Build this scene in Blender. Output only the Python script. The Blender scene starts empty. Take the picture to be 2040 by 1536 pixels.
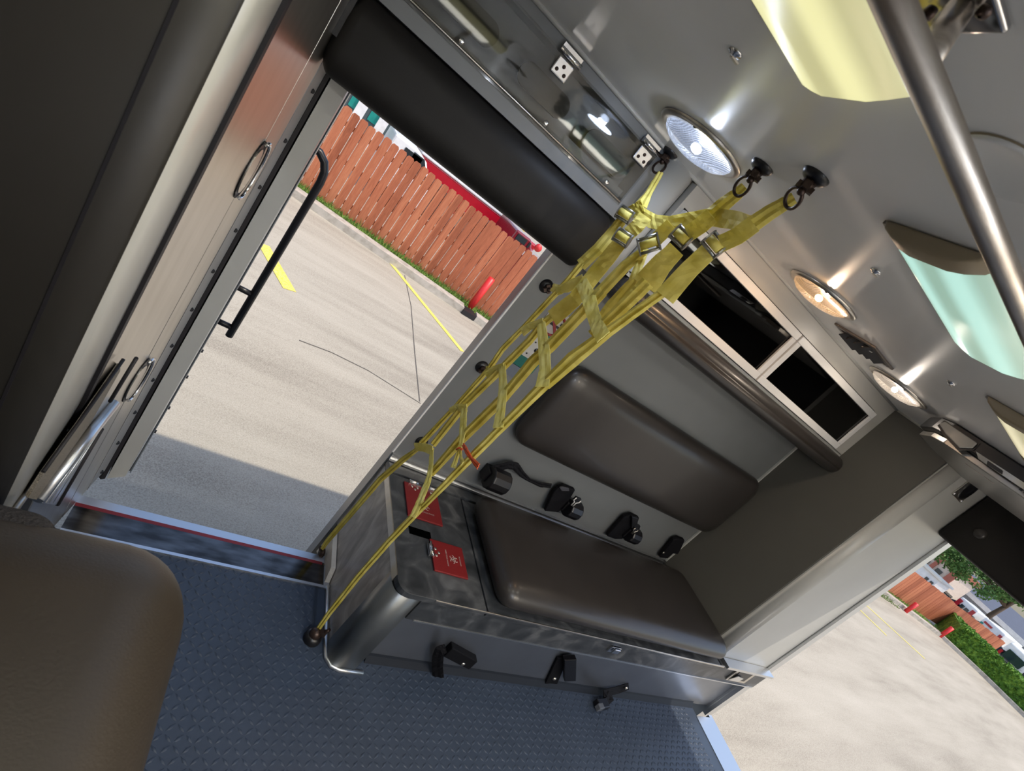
import bpy, math, random
from mathutils import Vector, Matrix, noise
random.seed(7)
SC = bpy.context.scene
COL = SC.collection
PI = math.pi
# ---------------------------------------------------------------- units
# All coordinates below are measured from the eye point of the photograph in
# units of its height above the vehicle floor (1 unit = 1.52 m).
# x = towards the rear doors, y = towards the kerb-side wall, z = up.
S = 1.52
def W(p): return Vector((p[0]*S, p[1]*S, (p[2]+1)*S))
RM = ((0.7420132246708785, -0.25445096565300485, 0.6202185747716505),
      (0.41414063212372354, -0.5535309427013099, -0.722558670487291),
      (0.5271659238206573, 0.793005801712984, -0.305348795988883))
FPX = 1001.864
def ray(px, py):
    c = ((px-1020)/FPX, (py-768)/FPX, 1.0)
    return Vector([sum(RM[j][i]*c[j] for j in range(3)) for i in range(3)])
def on(px, py, ax, val):
    r = ray(px, py); return r*(val/r['xyz'.index(ax)])

# ---------------------------------------------------------------- camera
cam = bpy.data.cameras.new('camera')
camo = bpy.data.objects.new('camera', cam); COL.objects.link(camo)
m = Matrix.Identity(4)
for i in range(3):
    m[i][0] = RM[0][i]; m[i][1] = -RM[1][i]; m[i][2] = -RM[2][i]
m.translation = W((0, 0, 0))
camo.matrix_world = m
cam.sensor_width = 36; cam.sensor_fit = 'HORIZONTAL'
cam.lens = 36*FPX/2040
cam.clip_start = .02; cam.clip_end = 400
cam.dof.use_dof = True; cam.dof.focus_distance = 2.4; cam.dof.aperture_fstop = 9.0
SC.camera = camo
# ---------------------------------------------------------------- sky, sun, exposure
wd = bpy.data.worlds.new('sky'); SC.world = wd; wd.use_nodes = True
nt = wd.node_tree; bg = nt.nodes['Background']
sk = nt.nodes.new('ShaderNodeTexSky'); sk.sky_type = 'NISHITA'; sk.sun_disc = False
sk.sun_elevation = math.radians(60); sk.sun_rotation = math.radians(150); sk.air_density = 1.0; sk.dust_density = 2.0
nt.links.new(sk.outputs[0], bg.inputs[0]); bg.inputs[1].default_value = 0.26
sl = bpy.data.lights.new('sun', 'SUN'); sl.energy = 2.95; sl.angle = math.radians(.6); sl.color = (1.0, .90, .75)
so = bpy.data.objects.new('sun', sl); COL.objects.link(so)
SUN = Vector((.27, -.36, 1.0)).normalized()
so.rotation_euler = SUN.to_track_quat('Z', 'Y').to_euler(); so.location = (0, 0, 20)
vs = SC.view_settings
vs.view_transform = 'Standard'; vs.look = 'None'; vs.exposure = 0.0; vs.gamma = 1.0
vs.use_curve_mapping = False
SC.cycles.use_denoising = True
SC.cycles.max_bounces = 10; SC.cycles.diffuse_bounces = 6; SC.cycles.glossy_bounces = 4
SC.cycles.transparent_max_bounces = 16
SC.cycles.caustics_reflective = False; SC.cycles.caustics_refractive = False
SC.cycles.sample_clamp_indirect = 6.0

# ---------------------------------------------------------------- materials
def rgb(r, g, b):
    f = lambda c: (c/255/12.92) if c/255 <= .04045 else ((c/255+.055)/1.055)**2.4
    return (f(r), f(g), f(b), 1)
class MAT:
    def __init__(s, name, color, rough=.5, metal=0, coat=0, spec=.5):
        s.m = bpy.data.materials.new(name); s.m.use_nodes = True
        s.n = s.m.node_tree.nodes; s.l = s.m.node_tree.links
        s.b = s.n['Principled BSDF']
        s.b.inputs['Base Color'].default_value = color if len(color) == 4 else (*color, 1)
        s.b.inputs['Roughness'].default_value = rough
        s.b.inputs['Metallic'].default_value = metal
        s.b.inputs['Coat Weight'].default_value = coat
        s.b.inputs['Coat Roughness'].default_value = .08
        s.b.inputs['Specular IOR Level'].default_value = spec
        s.tc = s.n.new('ShaderNodeNewGeometry'); s.col = color if len(color) == 4 else (*color, 1)
    def mapping(s, scale, rot=(0, 0, 0)):
        mp = s.n.new('ShaderNodeMapping'); mp.inputs['Scale'].default_value = scale; mp.inputs['Rotation'].default_value = rot
        s.l.new(s.tc.outputs['Position'], mp.inputs[0]); return mp.outputs[0]
    def noise(s, scale, detail=4, stretch=(1, 1, 1), rot=(0, 0, 0), dist=0):
        n = s.n.new('ShaderNodeTexNoise'); n.inputs['Scale'].default_value = scale; n.inputs['Detail'].default_value = detail
        n.inputs['Distortion'].default_value = dist
        s.l.new(s.mapping(stretch, rot), n.inputs['Vector']); return n.outputs['Fac']
    def bump(s, h, strength=.3, dist=.002):
        b = s.n.new('ShaderNodeBump'); b.inputs['Strength'].default_value = strength; b.inputs['Distance'].default_value = dist
        s.l.new(h, b.inputs['Height']); s.l.new(b.outputs[0], s.b.inputs['Normal']); return s
    def ramp(s, fac, stops, target='Base Color'):
        r = s.n.new('ShaderNodeValToRGB'); e = r.color_ramp.elements
        while len(e) < len(stops): e.new(.5)
        for k, (p, c) in enumerate(stops):
            e[k].position = p; e[k].color = c if len(c) == 4 else (*c, 1)
        s.l.new(fac, r.inputs[0]); s.l.new(r.outputs[0], s.b.inputs[target]); return s
def vary(name, c1, c2, scale, rough=.5, bump=0, bd=.002, **k):
    q = MAT(name, c1, rough, **k); n = q.noise(scale, 6)
    q.ramp(n, [(.35, c1), (.65, c2)])
    if bump: q.bump(n, bump, bd)
    return q.m
def sc3(c, f): return tuple(x*f for x in c[:3])+(1,)

def plain(name, c, rough=.5, metal=0, coat=0, bump=0, bs=300, bd=.0006, v=.08, spec=.5):
    q = MAT(name, c, rough, metal, coat, spec)
    n = q.noise(6, 5); q.ramp(n, [(.3, sc3(c, 1-v)), (.7, sc3(c, 1+v))])
    if bump:
        q.bump(q.noise(bs, 3), bump, bd)
    return q.m
def emis(name, c, strength, base=(.8, .8, .8)):
    q = MAT(name, base, .4)
    q.b.inputs['Emission Color'].default_value = (*c, 1); q.b.inputs['Emission Strength'].default_value = strength; return q.m
M = {}
M['ceil'] = plain('white_gloss_laminate', (.88, .88, .87, 1), .22, coat=.25, v=.02)
M['wall'] = plain('grey_wall_panel', (.165, .172, .176, 1), .40, v=.04)
M['wallw'] = plain('pale_satin_panel', (.46, .46, .435, 1), .3, v=.03)
M['rearp'] = plain('olive_grey_panel', (.088, .085, .074, 1), .6, bump=.1, v=.04)
M['vinyl'] = plain('dark_vinyl', (.030, .026, .024, 1), .36, coat=.12, bump=.25, bs=420, v=.10)
M['vinyl_black'] = plain('black_vinyl', (.012, .011, .010, 1), .55, bump=.25, bs=420, v=.10, spec=.25)
M['seatv'] = plain('taupe_vinyl', (.040, .029, .018, 1), .46, bump=.35, bs=260, bd=.001, v=.10)
M['fuzz'] = plain('dark_carpet', (.035, .03, .028, 1), .95, bump=1.0, bs=180, bd=.006, v=.3)
M['rubber'] = plain('dark_rubber_floor', (.044, .060, .092, 1), .36, v=.08, spec=.3)
M['blk'] = plain('black_plastic', (.006, .006, .008, 1), .35, v=.05)
M['blkweb'] = plain('black_webbing', (.004, .004, .006, 1), .75, bump=.5, bs=900, v=.2, spec=.2)
M['void'] = plain('deep_black', (.001, .001, .001, 1), 1.0, spec=0)
M['gask'] = plain('black_rubber_gasket', (.012, .010, .012, 1), .6, v=.1)
q = MAT('brushed_steel', (.62, .59, .54, 1), .33, 1.0)
q.ramp(q.noise(14, 5, (2, 2, .3)), [(.3, (.58, .54, .48)), (.7, (.66, .62, .56))]); q.bump(q.noise(160, 3, (1, 1, .02)), .04, .0004); M['steel'] = q.m
M['bgrey'] = plain('buckle_metal', (.34, .34, .32, 1), .32, .9)
M['facing'] = plain('olive_facing', (.036, .032, .026, 1), .5, v=.05)
q = MAT('satin_aluminium', (.72, .73, .74, 1), .34, 1.0); q.bump(q.noise(150, 3, (.05, 1, 1)), .1, .0005); M['alu'] = q.m
q = MAT('polished_steel', (.14, .13, .12, 1), .14, 1.0)
q.ramp(q.noise(9, 6, (1, 3, 3)), [(.35, (.07, .065, .06)), (.65, (.19, .18, .17))]); M['mirror'] = q.m
M['chrome'] = plain('chrome', (.75, .75, .76, 1), .1, 1.0, v=.03)
q = MAT('worn_handrail_steel', (.5, .45, .40, 1), .34, 1.0)
q.ramp(q.noise(60, 6, (.25, 2, 2)), [(.3, (.48, .42, .36)), (.7, (.72, .66, .58))]); q.bump(q.noise(420, 3), .25, .0004); M['rail'] = q.m
q = MAT('slate_laminate', (.05, .055, .062, 1), .34)
q.ramp(q.noise(7, 9, (1, 1, 1), dist=2.2), [(.30, (.022, .025, .029)), (.52, (.050, .054, .060)), (.72, (.12, .124, .13))]); M['slate'] = q.m
q = MAT('streaked_laminate', (.13, .12, .11, 1), .30)
q.ramp(q.noise(9, 9, (1, 1.2, .45), dist=1.8), [(.32, (.32, .29, .27)), (.5, (.50, .46, .43)), (.72, (.72, .68, .64))]); M['streak'] = q.m
q = MAT('yellow_webbing', (.62, .52, .02, 1), .62)
q.ramp(q.noise(22, 5), [(.3, (.66, .55, .08)), (.7, (.88, .79, .25))]); q.bump(q.noise(700, 2, (1, 1, .3)), .5, .0006); M['web'] = q.m
q = MAT('pale_yellow_webbing', (.66, .62, .22, 1), .62)
q.ramp(q.noise(30, 5), [(.3, (.84, .76, .20)), (.7, (.95, .90, .40))]); q.bump(q.noise(120, 5), .5, .002); M['webp'] = q.m
for k_ in ('web', 'webp'):
    n_ = M[k_].node_tree; b_ = n_.nodes['Principled BSDF']; t_ = n_.nodes.new('ShaderNodeBsdfTranslucent'); x_ = n_.nodes.new('ShaderNodeMixShader'); x_.inputs[0].default_value = .38
    n_.links.new(b_.inputs['Base Color'].links[0].from_socket, t_.inputs[0])
    n_.links.new(b_.outputs[0], x_.inputs[1]); n_.links.new(t_.outputs[0], x_.inputs[2]); n_.links.new(x_.outputs[0], n_.nodes['Material Output'].inputs[0])
M['red'] = plain('red_plastic', (.20, .012, .014, 1), .42, v=.1)
M['orange'] = plain('orange_tape', (.72, .10, .02, 1), .6)
M['white'] = plain('white_paint', (.80, .79, .78, 1), .35, v=.02)
M['wprint'] = plain('white_print', (.55, .45, .42, 1), .6, v=.03)
M['redpaint'] = plain('bright_red_paint', (.70, .03, .03, 1), .4, v=.1)
M['yellowpaint'] = vary('yellow_road_paint', (.80, .66, .06, 1), (.72, .62, .22, 1), 40, .7)
M['brown'] = plain('bronze_cast_metal', (.055, .035, .028, 1), .35, .6)
M['green'] = plain('green_plate', (.0, .11, .09, 1), .5)
M['beige'] = plain('beige_plastic', (.30, .24, .155, 1), .45)
def clear(name, tint, rough, fmin):
    m_ = bpy.data.materials.new(name); m_.use_nodes = True; n = m_.node_tree.nodes; l = m_.node_tree.links
    n.remove(n['Principled BSDF']); out = n['Material Output']
    t = n.new('ShaderNodeBsdfTransparent'); t.inputs[0].default_value = (*tint, 1)
    g = n.new('ShaderNodeBsdfGlossy'); g.inputs['Roughness'].default_value = rough
    f = n.new('ShaderNodeFresnel'); f.inputs[0].default_value = fmin
    x = n.new('ShaderNodeMixShader'); l.new(f.outputs[0], x.inputs[0]); l.new(t.outputs[0], x.inputs[1]); l.new(g.outputs[0], x.inputs[2])
    l.new(x.outputs[0], out.inputs[0]); return m_
M['smoked'] = clear('smoked_glass', (.10, .10, .10), .03, 1.6)
M['plexi'] = clear('clear_acrylic', (.86, .86, .84), .04, 1.55)

# ---------------------------------------------------------------- mesh builder
class MB:
    def __init__(s): s.v = []; s.f = []; s.mi = []; s.sm = []; s.k = 0
    def add(s, vs, fs, smooth=False):
        o = len(s.v); s.v += [tuple(p) for p in vs]
        for f in fs: s.f.append(tuple(i+o for i in f)); s.mi.append(s.k); s.sm.append(smooth)
        return s
    def mat(s, k): s.k = k; return s
    def box(s, x0, x1, y0, y1, z0, z1):
        x0, x1 = sorted((x0, x1)); y0, y1 = sorted((y0, y1)); z0, z1 = sorted((z0, z1))
        v = [(x, y, z) for x in (x0, x1) for y in (y0, y1) for z in (z0, z1)]
        return s.add(v, [(0, 1, 3, 2), (4, 6, 7, 5), (0, 4, 5, 1), (2, 3, 7, 6), (0, 2, 6, 4), (1, 5, 7, 3)])
    def obox(s, c, ex, ey, ez):
        c, ex, ey, ez = map(Vector, (c, ex, ey, ez))
        v = [c+ex*a+ey*b+ez*d for a in (-1, 1) for b in (-1, 1) for d in (-1, 1)]
        if ex.cross(ey).dot(ez) < 0: fs = [(0, 2, 3, 1), (4, 5, 7, 6), (0, 1, 5, 4), (2, 6, 7, 3), (0, 4, 6, 2), (1, 3, 7, 5)]
        else: fs = [(0, 1, 3, 2), (4, 6, 7, 5), (0, 4, 5, 1), (2, 3, 7, 6), (0, 2, 6, 4), (1, 5, 7, 3)]
        return s.add(v, fs)
    def prism(s, pts, ext, smooth=False):
        pts = [Vector(p) for p in pts]; ext = Vector(ext); n = len(pts)
        v = pts+[p+ext for p in pts]
        nn = Vector((0, 0, 0))
        for i in range(n): nn += pts[i].cross(pts[(i+1) % n])
        fl = nn.dot(ext) > 0
        a = tuple(range(n)); b = tuple(range(n, 2*n))
        s.add(v, [a[::-1] if fl else a, b if fl else b[::-1]])
        o = len(s.v)-2*n
        for i in range(n):
            j = (i+1) % n; f = (o+i, o+j, o+n+j, o+n+i)
            s.f.append(f if fl else f[::-1]); s.mi.append(s.k); s.sm.append(smooth)
        return s
    def quad(s, a, b, c, d): return s.add([a, b, c, d], [(0, 1, 2, 3)])
    def tube(s, pts, r, seg=10, caps=True, closed=False):
        pts = [Vector(p) for p in pts]; n = len(pts); rings = []
        rr = r if isinstance(r, (list, tuple)) else [r]*n
        up = None
        for i in range(n):
            if closed: d = pts[(i+1) % n]-pts[i-1]
            else: d = pts[min(i+1, n-1)]-pts[max(i-1, 0)]
            d.normalize()
            if up is None:
                up = Vector((0, 0, 1)) if abs(d.z) < .9 else Vector((1, 0, 0))
            a = (up-d*up.dot(d)).normalized(); b = d.cross(a); up = a
            rings.append([pts[i]+(a*math.cos(t)+b*math.sin(t))*rr[i] for t in [2*PI*k/seg for k in range(seg)]])
        v = [p for q in rings for p in q]; f = []
        for i in range(n if closed else n-1):
            for k in range(seg):
                f.append((i*seg+k, i*seg+(k+1) % seg, ((i+1) % n)*seg+(k+1) % seg, ((i+1) % n)*seg+k))
        s.add(v, f, True)
        if caps and not closed:
            o = len(s.v)-n*seg
            s.f += [tuple(o+k for k in range(seg))[::-1], tuple(o+(n-1)*seg+k for k in range(seg))]; s.mi += [s.k]*2; s.sm += [False]*2
        return s
    def cyl(s, a, b, r, r2=None, seg=20): return s.tube([a, b], [r, r if r2 is None else r2], seg)
    def lathe(s, c, axis, prof, seg=28):
        # prof: (distance along axis, radius)
        c = Vector(c); ax = Vector(axis).normalized()
        a = ax.orthogonal().normalized(); b = ax.cross(a); v = []; f = []
        for h, r in prof:
            for k in range(seg):
                t = 2*PI*k/seg; v.append(c+ax*h+(a*math.cos(t)+b*math.sin(t))*max(r, 1e-5))
        for i in range(len(prof)-1):
            for k in range(seg): f.append((i*seg+k, i*seg+(k+1) % seg, (i+1)*seg+(k+1) % seg, (i+1)*seg+k))
        return s.add(v, f, True)
    def sphere(s, c, r, seg=14, sc=(1, 1, 1)):
        c = Vector(c); v = []; f = []; n = seg//2
        for i in range(n+1):
            p = PI*i/n
            for k in range(seg):
                t = 2*PI*k/seg; v.append(c+Vector((math.sin(p)*math.cos(t)*sc[0], math.sin(p)*math.sin(t)*sc[1], math.cos(p)*sc[2]))*r)
        for i in range(n):
            for k in range(seg): f.append((i*seg+k, (i+1)*seg+k, (i+1)*seg+(k+1) % seg, i*seg+(k+1) % seg))
        return s.add(v, f, True)
    def ribbon(s, pts, w, nrm, th=.0016, fold=0.0, seed=0, nf=4, sub=5):
        # webbing strip: pts path, w width, nrm approximate face normal, fold = crease depth
        pts = [Vector(p) for p in pts]; ww = list(w) if isinstance(w, (list, tuple)) else [w]*len(pts)
        P = []; Wd = []
        for i in range(len(pts)-1):
            for k in range(sub):
                t = k/sub; P.append(pts[i].lerp(pts[i+1], t)); Wd.append(ww[i]*(1-t)+ww[i+1]*t)
        P.append(pts[-1]); Wd.append(ww[-1]); nrm = Vector(nrm).normalized()
        rings = []
        for i, p in enumerate(P):
            d = (P[min(i+1, len(P)-1)]-P[max(i-1, 0)]).normalized()
            a = d.cross(nrm).normalized(); n2 = a.cross(d).normalized()
            row = []; row2 = []
            for k in range(nf+1):
                u = k/nf-.5
                z = (fold if k % 2 else -fold)*(.75+.5*noise.noise(Vector((i*.35, k*3.1, seed*7.7))))
                z += .0016*noise.noise(Vector((i*.9, k*1.3, seed*3.3)))
                row.append(p+a*u*Wd[i]+n2*(z+th/2)); row2.append(p+a*u*Wd[i]+n2*(z-th/2))
            rings.append(row+row2[::-1])
        m_ = 2*(nf+1); v = [q for r in rings for q in r]; f = []
        for i in range(len(P)-1):
            for k in range(m_): f.append((i*m_+k, (i+1)*m_+k, (i+1)*m_+(k+1) % m_, i*m_+(k+1) % m_))
        f += [tuple(range(m_)), tuple(range((len(P)-1)*m_, len(P)*m_))[::-1]]
        return s.add(v, f, False)
    def build(s, name, mats, parent=None, bevel=0, seg=2, subsurf=0, auto=False, at=None):
        if not isinstance(mats, (list, tuple)): mats = [mats]
        wv = [W(p) for p in s.v]
        if parent is not None: org = ORG[parent.name]
        elif at is not None: org = W(at)
        else:
            xs = [p.x for p in wv]; ys = [p.y for p in wv]; zs = [p.z for p in wv]
            org = Vector(((min(xs)+max(xs))/2, (min(ys)+max(ys))/2, min(zs)))
        me = bpy.data.meshes.new(name); me.from_pydata([p-org for p in wv], [], s.f)
        for mm in mats: me.materials.append(M[mm] if isinstance(mm, str) else mm)
        for p, k, sm in zip(me.polygons, s.mi, s.sm): p.material_index = k; p.use_smooth = sm
        me.update()
        o = bpy.data.objects.new(name, me); COL.objects.link(o)
        if parent is not None: o.parent = parent
        else: o.location = org
        ORG[o.name] = org
        if bevel:
            b = o.modifiers.new('bevel', 'BEVEL'); b.width = bevel*S; b.segments = seg; b.limit_method = 'ANGLE'; b.angle_limit = math.radians(35)
            if seg > 2:
                for p in me.polygons: p.use_smooth = True
                b.harden_normals = False
        if subsurf:
            u = o.modifiers.new('sub', 'SUBSURF'); u.levels = subsurf; u.render_levels = subsurf
        return o
ORG = {}
def thing(name, label, cat, loc, group=None):
    o = bpy.data.objects.new(name, None); COL.objects.link(o); o.location = W(loc); o.empty_display_size = .05
    ORG[o.name] = W(loc)
    return tag(o, label, cat, group)
def tag(o, label, cat, group=None, kind=None):
    if label: o['label'] = label
    if cat: o['category'] = cat
    if group: o['group'] = group
    if kind: o['kind'] = kind
    return o
def struct(name, mb, mats, parent=None, **k):
    o = mb.build(name, mats, parent, **k)
    if parent is None: o['kind'] = 'structure'
    return o
def B(*a): return MB().box(*a)
def rsolid(x0, x1, y0, y1, z0, z1, r, name, mats, parent=None, n=5, puff=0.0, axis='y', sgn=-1):
    """upholstered pad: box with rounded corners and a slightly crowned face"""
    N = 14; mb = MB(); c = Vector(((x0+x1)/2, (y0+y1)/2, (z0+z1)/2)); h = Vector(((x1-x0)/2, (y1-y0)/2, (z1-z0)/2))
    R = r if isinstance(r, (tuple, list)) else (r, r, r)
    ai = 'xyz'.index(axis)
    idx = {}; V = []
    def pt(p):
        # p in [-1,1]^3 on cube surface -> rounded box (superellipse style inner-box)
        q = Vector((0, 0, 0)); inner = [max(h[i]-R[i], 0) for i in range(3)]
        raw = [p[i]*h[i] for i in range(3)]
        cl = [max(-inner[i], min(inner[i], raw[i])) for i in range(3)]
        d = [(raw[i]-cl[i])/R[i] if R[i] > 0 else 0 for i in range(3)]
        L = math.sqrt(sum(t*t for t in d))
        if L > 1e-9:
            mx = max(abs(t) for t in d); d = [t/L for t in d]
            q = Vector([cl[i]+d[i]*R[i]*1.0 for i in range(3)])
            if mx < 1:  q = Vector([cl[i]+d[i]*R[i]*1.0 for i in range(3)])
        else: q = Vector(cl)
        if puff:
            o_ = [i for i in range(3) if i != ai]
            w = max(0, 1-(q[o_[0]]/h[o_[0]])**2)**.6*max(0, 1-(q[o_[1]]/h[o_[1]])**2)**.6
            if q[ai]*sgn > 0: q[ai] += sgn*puff*w
        return c+q
    def param(i, axn):
        # denser near edges
        t = i/N; inner = max(h[axn]-R[axn], 0)/h[axn]
        k = 4
        if i <= k: return -1+(1-inner)*i/k
        if i >= N-k: return 1-(1-inner)*(N-i)/k
        return -inner+2*inner*(i-k)/(N-2*k)
    for fa in range(3):
        for sg in (-1, 1):
            u, v = [i for i in range(3) if i != fa]
            g = []
            for i in range(N+1):
                row = []
                for j in range(N+1):
                    p = [0, 0, 0]; p[fa] = sg; p[u] = param(i, u); p[v] = param(j, v)
                    key = tuple(round(t, 5) for t in p)
                    if key not in idx: idx[key] = len(V); V.append(pt(p))
                    row.append(idx[key])
                g.append(row)
            for i in range(N):
                for j in range(N):
                    f = (g[i][j], g[i+1][j], g[i+1][j+1], g[i][j+1])
                    if (Vector((1 if u == 0 else 0, 1 if u == 1 else 0, 1 if u == 2 else 0)).cross(Vector((1 if v == 0 else 0, 1 if v == 1 else 0, 1 if v == 2 else 0)))[fa])*sg < 0: f = f[::-1]
                    mb.f.append(f); mb.mi.append(0); mb.sm.append(True)
    mb.v = [tuple(p) for p in V]
    return mb.build(name, mats, parent)
# ================================================================ setting
# floor with raised tread lozenges
fl = MB().box(-1.4, 1.94, -.55, .808, -1.06, -1.0).box(.537, 1.94, .808, .985, -1.06, -1.0)
pit = .0158
nx = int((1.90+.35)/pit); ny = int((.65+.5)/pit)
for i in range(nx):
    for j in range(ny):
        cx = -.35+i*pit; cy = -.48+j*pit
        if cy > .645 and cx > .50: continue
        a = PI/4 if (i+j) % 2 else -PI/4
        ux, uy = math.cos(a), math.sin(a); L = .0092; w = .0029; h = .0022
        o = len(fl.v); z = -1.0
        fl.v += [(cx+ux*L, cy+uy*L, z), (cx-uy*w, cy+ux*w, z), (cx-ux*L, cy-uy*L, z), (cx+uy*w, cy-ux*w, z), (cx+ux*L*.5, cy+uy*L*.5, z+h), (cx-ux*L*.5, cy-uy*L*.5, z+h)]
        for f in ((0, 1, 4), (1, 5, 4), (1, 2, 5), (2, 3, 5), (3, 4, 5), (3, 0, 4)):
            fl.f.append(tuple(o+k for k in f)); fl.mi.append(0); fl.sm.append(True)
for i in range(int((.80-.645)/pit)+1):      # strip beside the doorway
    for j in range(int((.5+.35)/pit)):
        cx = -.35+j*pit; cy = .652+i*pit
        if cy > .80: continue
        a = PI/4 if (i+j) % 2 else -PI/4
        ux, uy = math.cos(a), math.sin(a); L = .0092; w = .0029; h = .0022; o = len(fl.v); z = -1.0
        fl.v += [(cx+ux*L, cy+uy*L, z), (cx-uy*w, cy+ux*w, z), (cx-ux*L, cy-uy*L, z), (cx+uy*w, cy-ux*w, z), (cx+ux*L*.5, cy+uy*L*.5, z+h), (cx-ux*L*.5, cy-uy*L*.5, z+h)]
        for f in ((0, 1, 4), (1, 5, 4), (1, 2, 5), (2, 3, 5), (3, 4, 5), (3, 0, 4)):
            fl.f.append(tuple(o+k for k in f)); fl.mi.append(0); fl.sm.append(True)
struct('floor', fl, 'rubber')
struct('ceiling', B(-1.4, 2.08, -.60, 1.09, .205, .30), 'ceil')
struct('wall_kerb', MB().prism([(.511, .985, -1.2), (.537, 1.07, -1.2), (1.70, 1.07, -1.2), (1.70, .985, -1.2)], (0, 0, 1.405)), 'wall')
struct('wall_front', B(-1.46, -1.4, -.6, 1.09, -1.2, .3), 'wallw')
struct('wall_street', B(-1.4, 2.08, -.62, -.55, -1.2, .3), 'white')
# body shell below the floor outside the kerb wall and ahead of the doorway
struct('wall_body_side', MB().box(.548, 2.08, 1.07, 1.09, -1.28, .30).box(-1.46, -.06, 1.04, 1.09, -1.28, .30).box(-.06, .548, 1.06, 1.09, .06, .30), 'white')
# rear pillar: pocketed pillar between bench wall and rear doorway, with rounded inner edge
pts = [(1.70, .985), (1.70, .668)]
for k in range(7):
    a = PI+PI/2*k/6; pts.append((1.732+.032*math.cos(a), .668+.032*math.sin(a)))
pts += [(2.04, .636), (2.04, 1.07), (1.70, 1.07)]
wr = MB().prism([(x, y, -.716) for x, y in pts], (0, 0, .921))
o = wr.build('wall_rear', 'wallw'); o['kind'] = 'structure'
for p in o.data.polygons: p.use_smooth = abs(p.normal.z) < .5 and p.area < .12
struct('trim_1', MB().box(1.690, 1.7005, .672, .985, -.70, .205), 'rearp')            # panel on the pillar, darker and more olive than its pale body
struct('wall_rear_street', B(1.72, 2.04, -.55, -.36, -1, .205), 'wallw')
struct('wall_rear_header', B(2.0, 2.08, -.55, 1.07, .045, .205), 'wallw')
# aluminium frame of the rear doorway
struct('trim_2', MB().box(2.0415, 2.078, .626, .640, -1.02, .205).box(2.04, 2.085, .640, 1.09, -1.28, .3), 'alu')
struct('trim_3', MB().box(1.935, 2.03, -.36, .607, -1.03, -.9975).box(2.03, 2.05, -.36, .618, -1.12, -1.0), 'alu')
struct('trim_4', MB().box(1.738, 2.045, .600, .634, -.722, -.712), 'alu')
# kerb wall doorway edge: metal bead
struct('trim_5', MB().box(.5085, .5135, .981, .9865, -.69, -.05), 'white', bevel=.001)
# threshold of the side doorway
sl = MB().mat(0).box(-.02, .512, .808, .866, -1.03, -.9985).mat(1).box(-.02, .512, .801, .808, -1.03, -.996).box(.500, .514, .808, .866, -.9985, -.9965)
sl.mat(1).box(-.02, .515, .876, .897, -1.05, -1.002).mat(2).box(-.02, .495, .866, .876, -1.04, -1.0)
th = struct('trim_6', sl, ['mirror', 'alu', 'red'])
# header over the side doorway
struct('wall_header', B(-.02, .546, .93, 1.07, -.045, .205), 'wall')
# vertical post between header and bench cupboard, rounded front edge
pts = [(.53, .985), (.53, .885), (.552, .873)]
for k in range(5):
    a = -PI/2+PI/2*k/4; pts.append((.572+.028*math.cos(a), .897+.028*math.sin(a)))
pts += [(.60, .985)]
pv = MB().prism([(x, y, -.05) for x, y in pts], (0, 0, .255)); o = pv.build('trim_7', 'wallw'); o['kind'] = 'structure'
for p in o.data.polygons: p.use_smooth = abs(p.normal.z) < .5
# ceiling beads
struct('trim_8', MB().tube([(-.3, .880, .2035), (.520, .884, .2035), (.540, .885, .2035), (.575, .872, .2035), (.605, .866, .2035), (1.69, .866, .2035)], .0045, 8), 'wallw')
struct('trim_9', MB().tube([(1.688, .86, .2035), (1.688, .70, .2035), (1.70, .66, .2035), (1.74, .632, .2035), (2.03, .630, .2035)], .0045, 8), 'wallw')
struct('trim_10', MB().box(1.683, 1.69, .977, .985, -.69, -.06), 'wallw', bevel=.0015)  # corner bead of bench wall

# ---------------------------------------------------------------- forward tall cabinet beside the doorway
fc = thing('corner_cabinet', 'tall forward cabinet of brushed steel with rounded corner left of side doorway', 'cabinet', (-.06, .46, -1))
pts = [(-.55, .46), (-.09, .46)]
for k in range(1, 9):
    a = -PI/2+PI/2*k/8; pts.append((-.09+.03*math.cos(a), .49+.03*math.sin(a)))
pts += [(-.06, .628), (-.55, .628)]
cb = MB().prism([(x, y, -.60) for x, y in pts], (0, 0, .805)); body = cb.build('column', plain('column_satin', (.66, .64, .57, 1), .35, v=.03), fc)
for p in body.data.polygons: p.use_smooth = abs(p.normal.z) < .5
fa_ = [(-.55, .4605), (-.55, .4545), (-.09, .4545)]
for k in range(1, 8): a = -PI/2+math.radians(48)*k/7; fa_.append((-.09+.0355*math.cos(a), .49+.0355*math.sin(a)))
for k in range(7, 0, -1): a = -PI/2+math.radians(48)*k/7; fa_.append((-.09+.0295*math.cos(a), .49+.0295*math.sin(a)))
o = MB().prism([(x, y, -.60) for x, y in fa_], (0, 0, .805)).build('shaded_vinyl_facing', 'facing', fc)  # dark vinyl face, carried round the corner to paint its unlit part
for p in o.data.polygons: p.use_smooth = abs(p.normal.z) < .5
MB().box(-.0945, -.092, .4535, .455, -.60, .205).build('seam_bead', 'gask', fc)
MB().tube([(-.55, .4565, -.60), (-.10, .4565, -.60), (-.085, .4600, -.60), (-.066, .472, -.60), (-.0575, .49, -.60), (-.0575, .628, -.60)], .0042, 8).build('bottom_trim', 'steel', fc)
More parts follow.
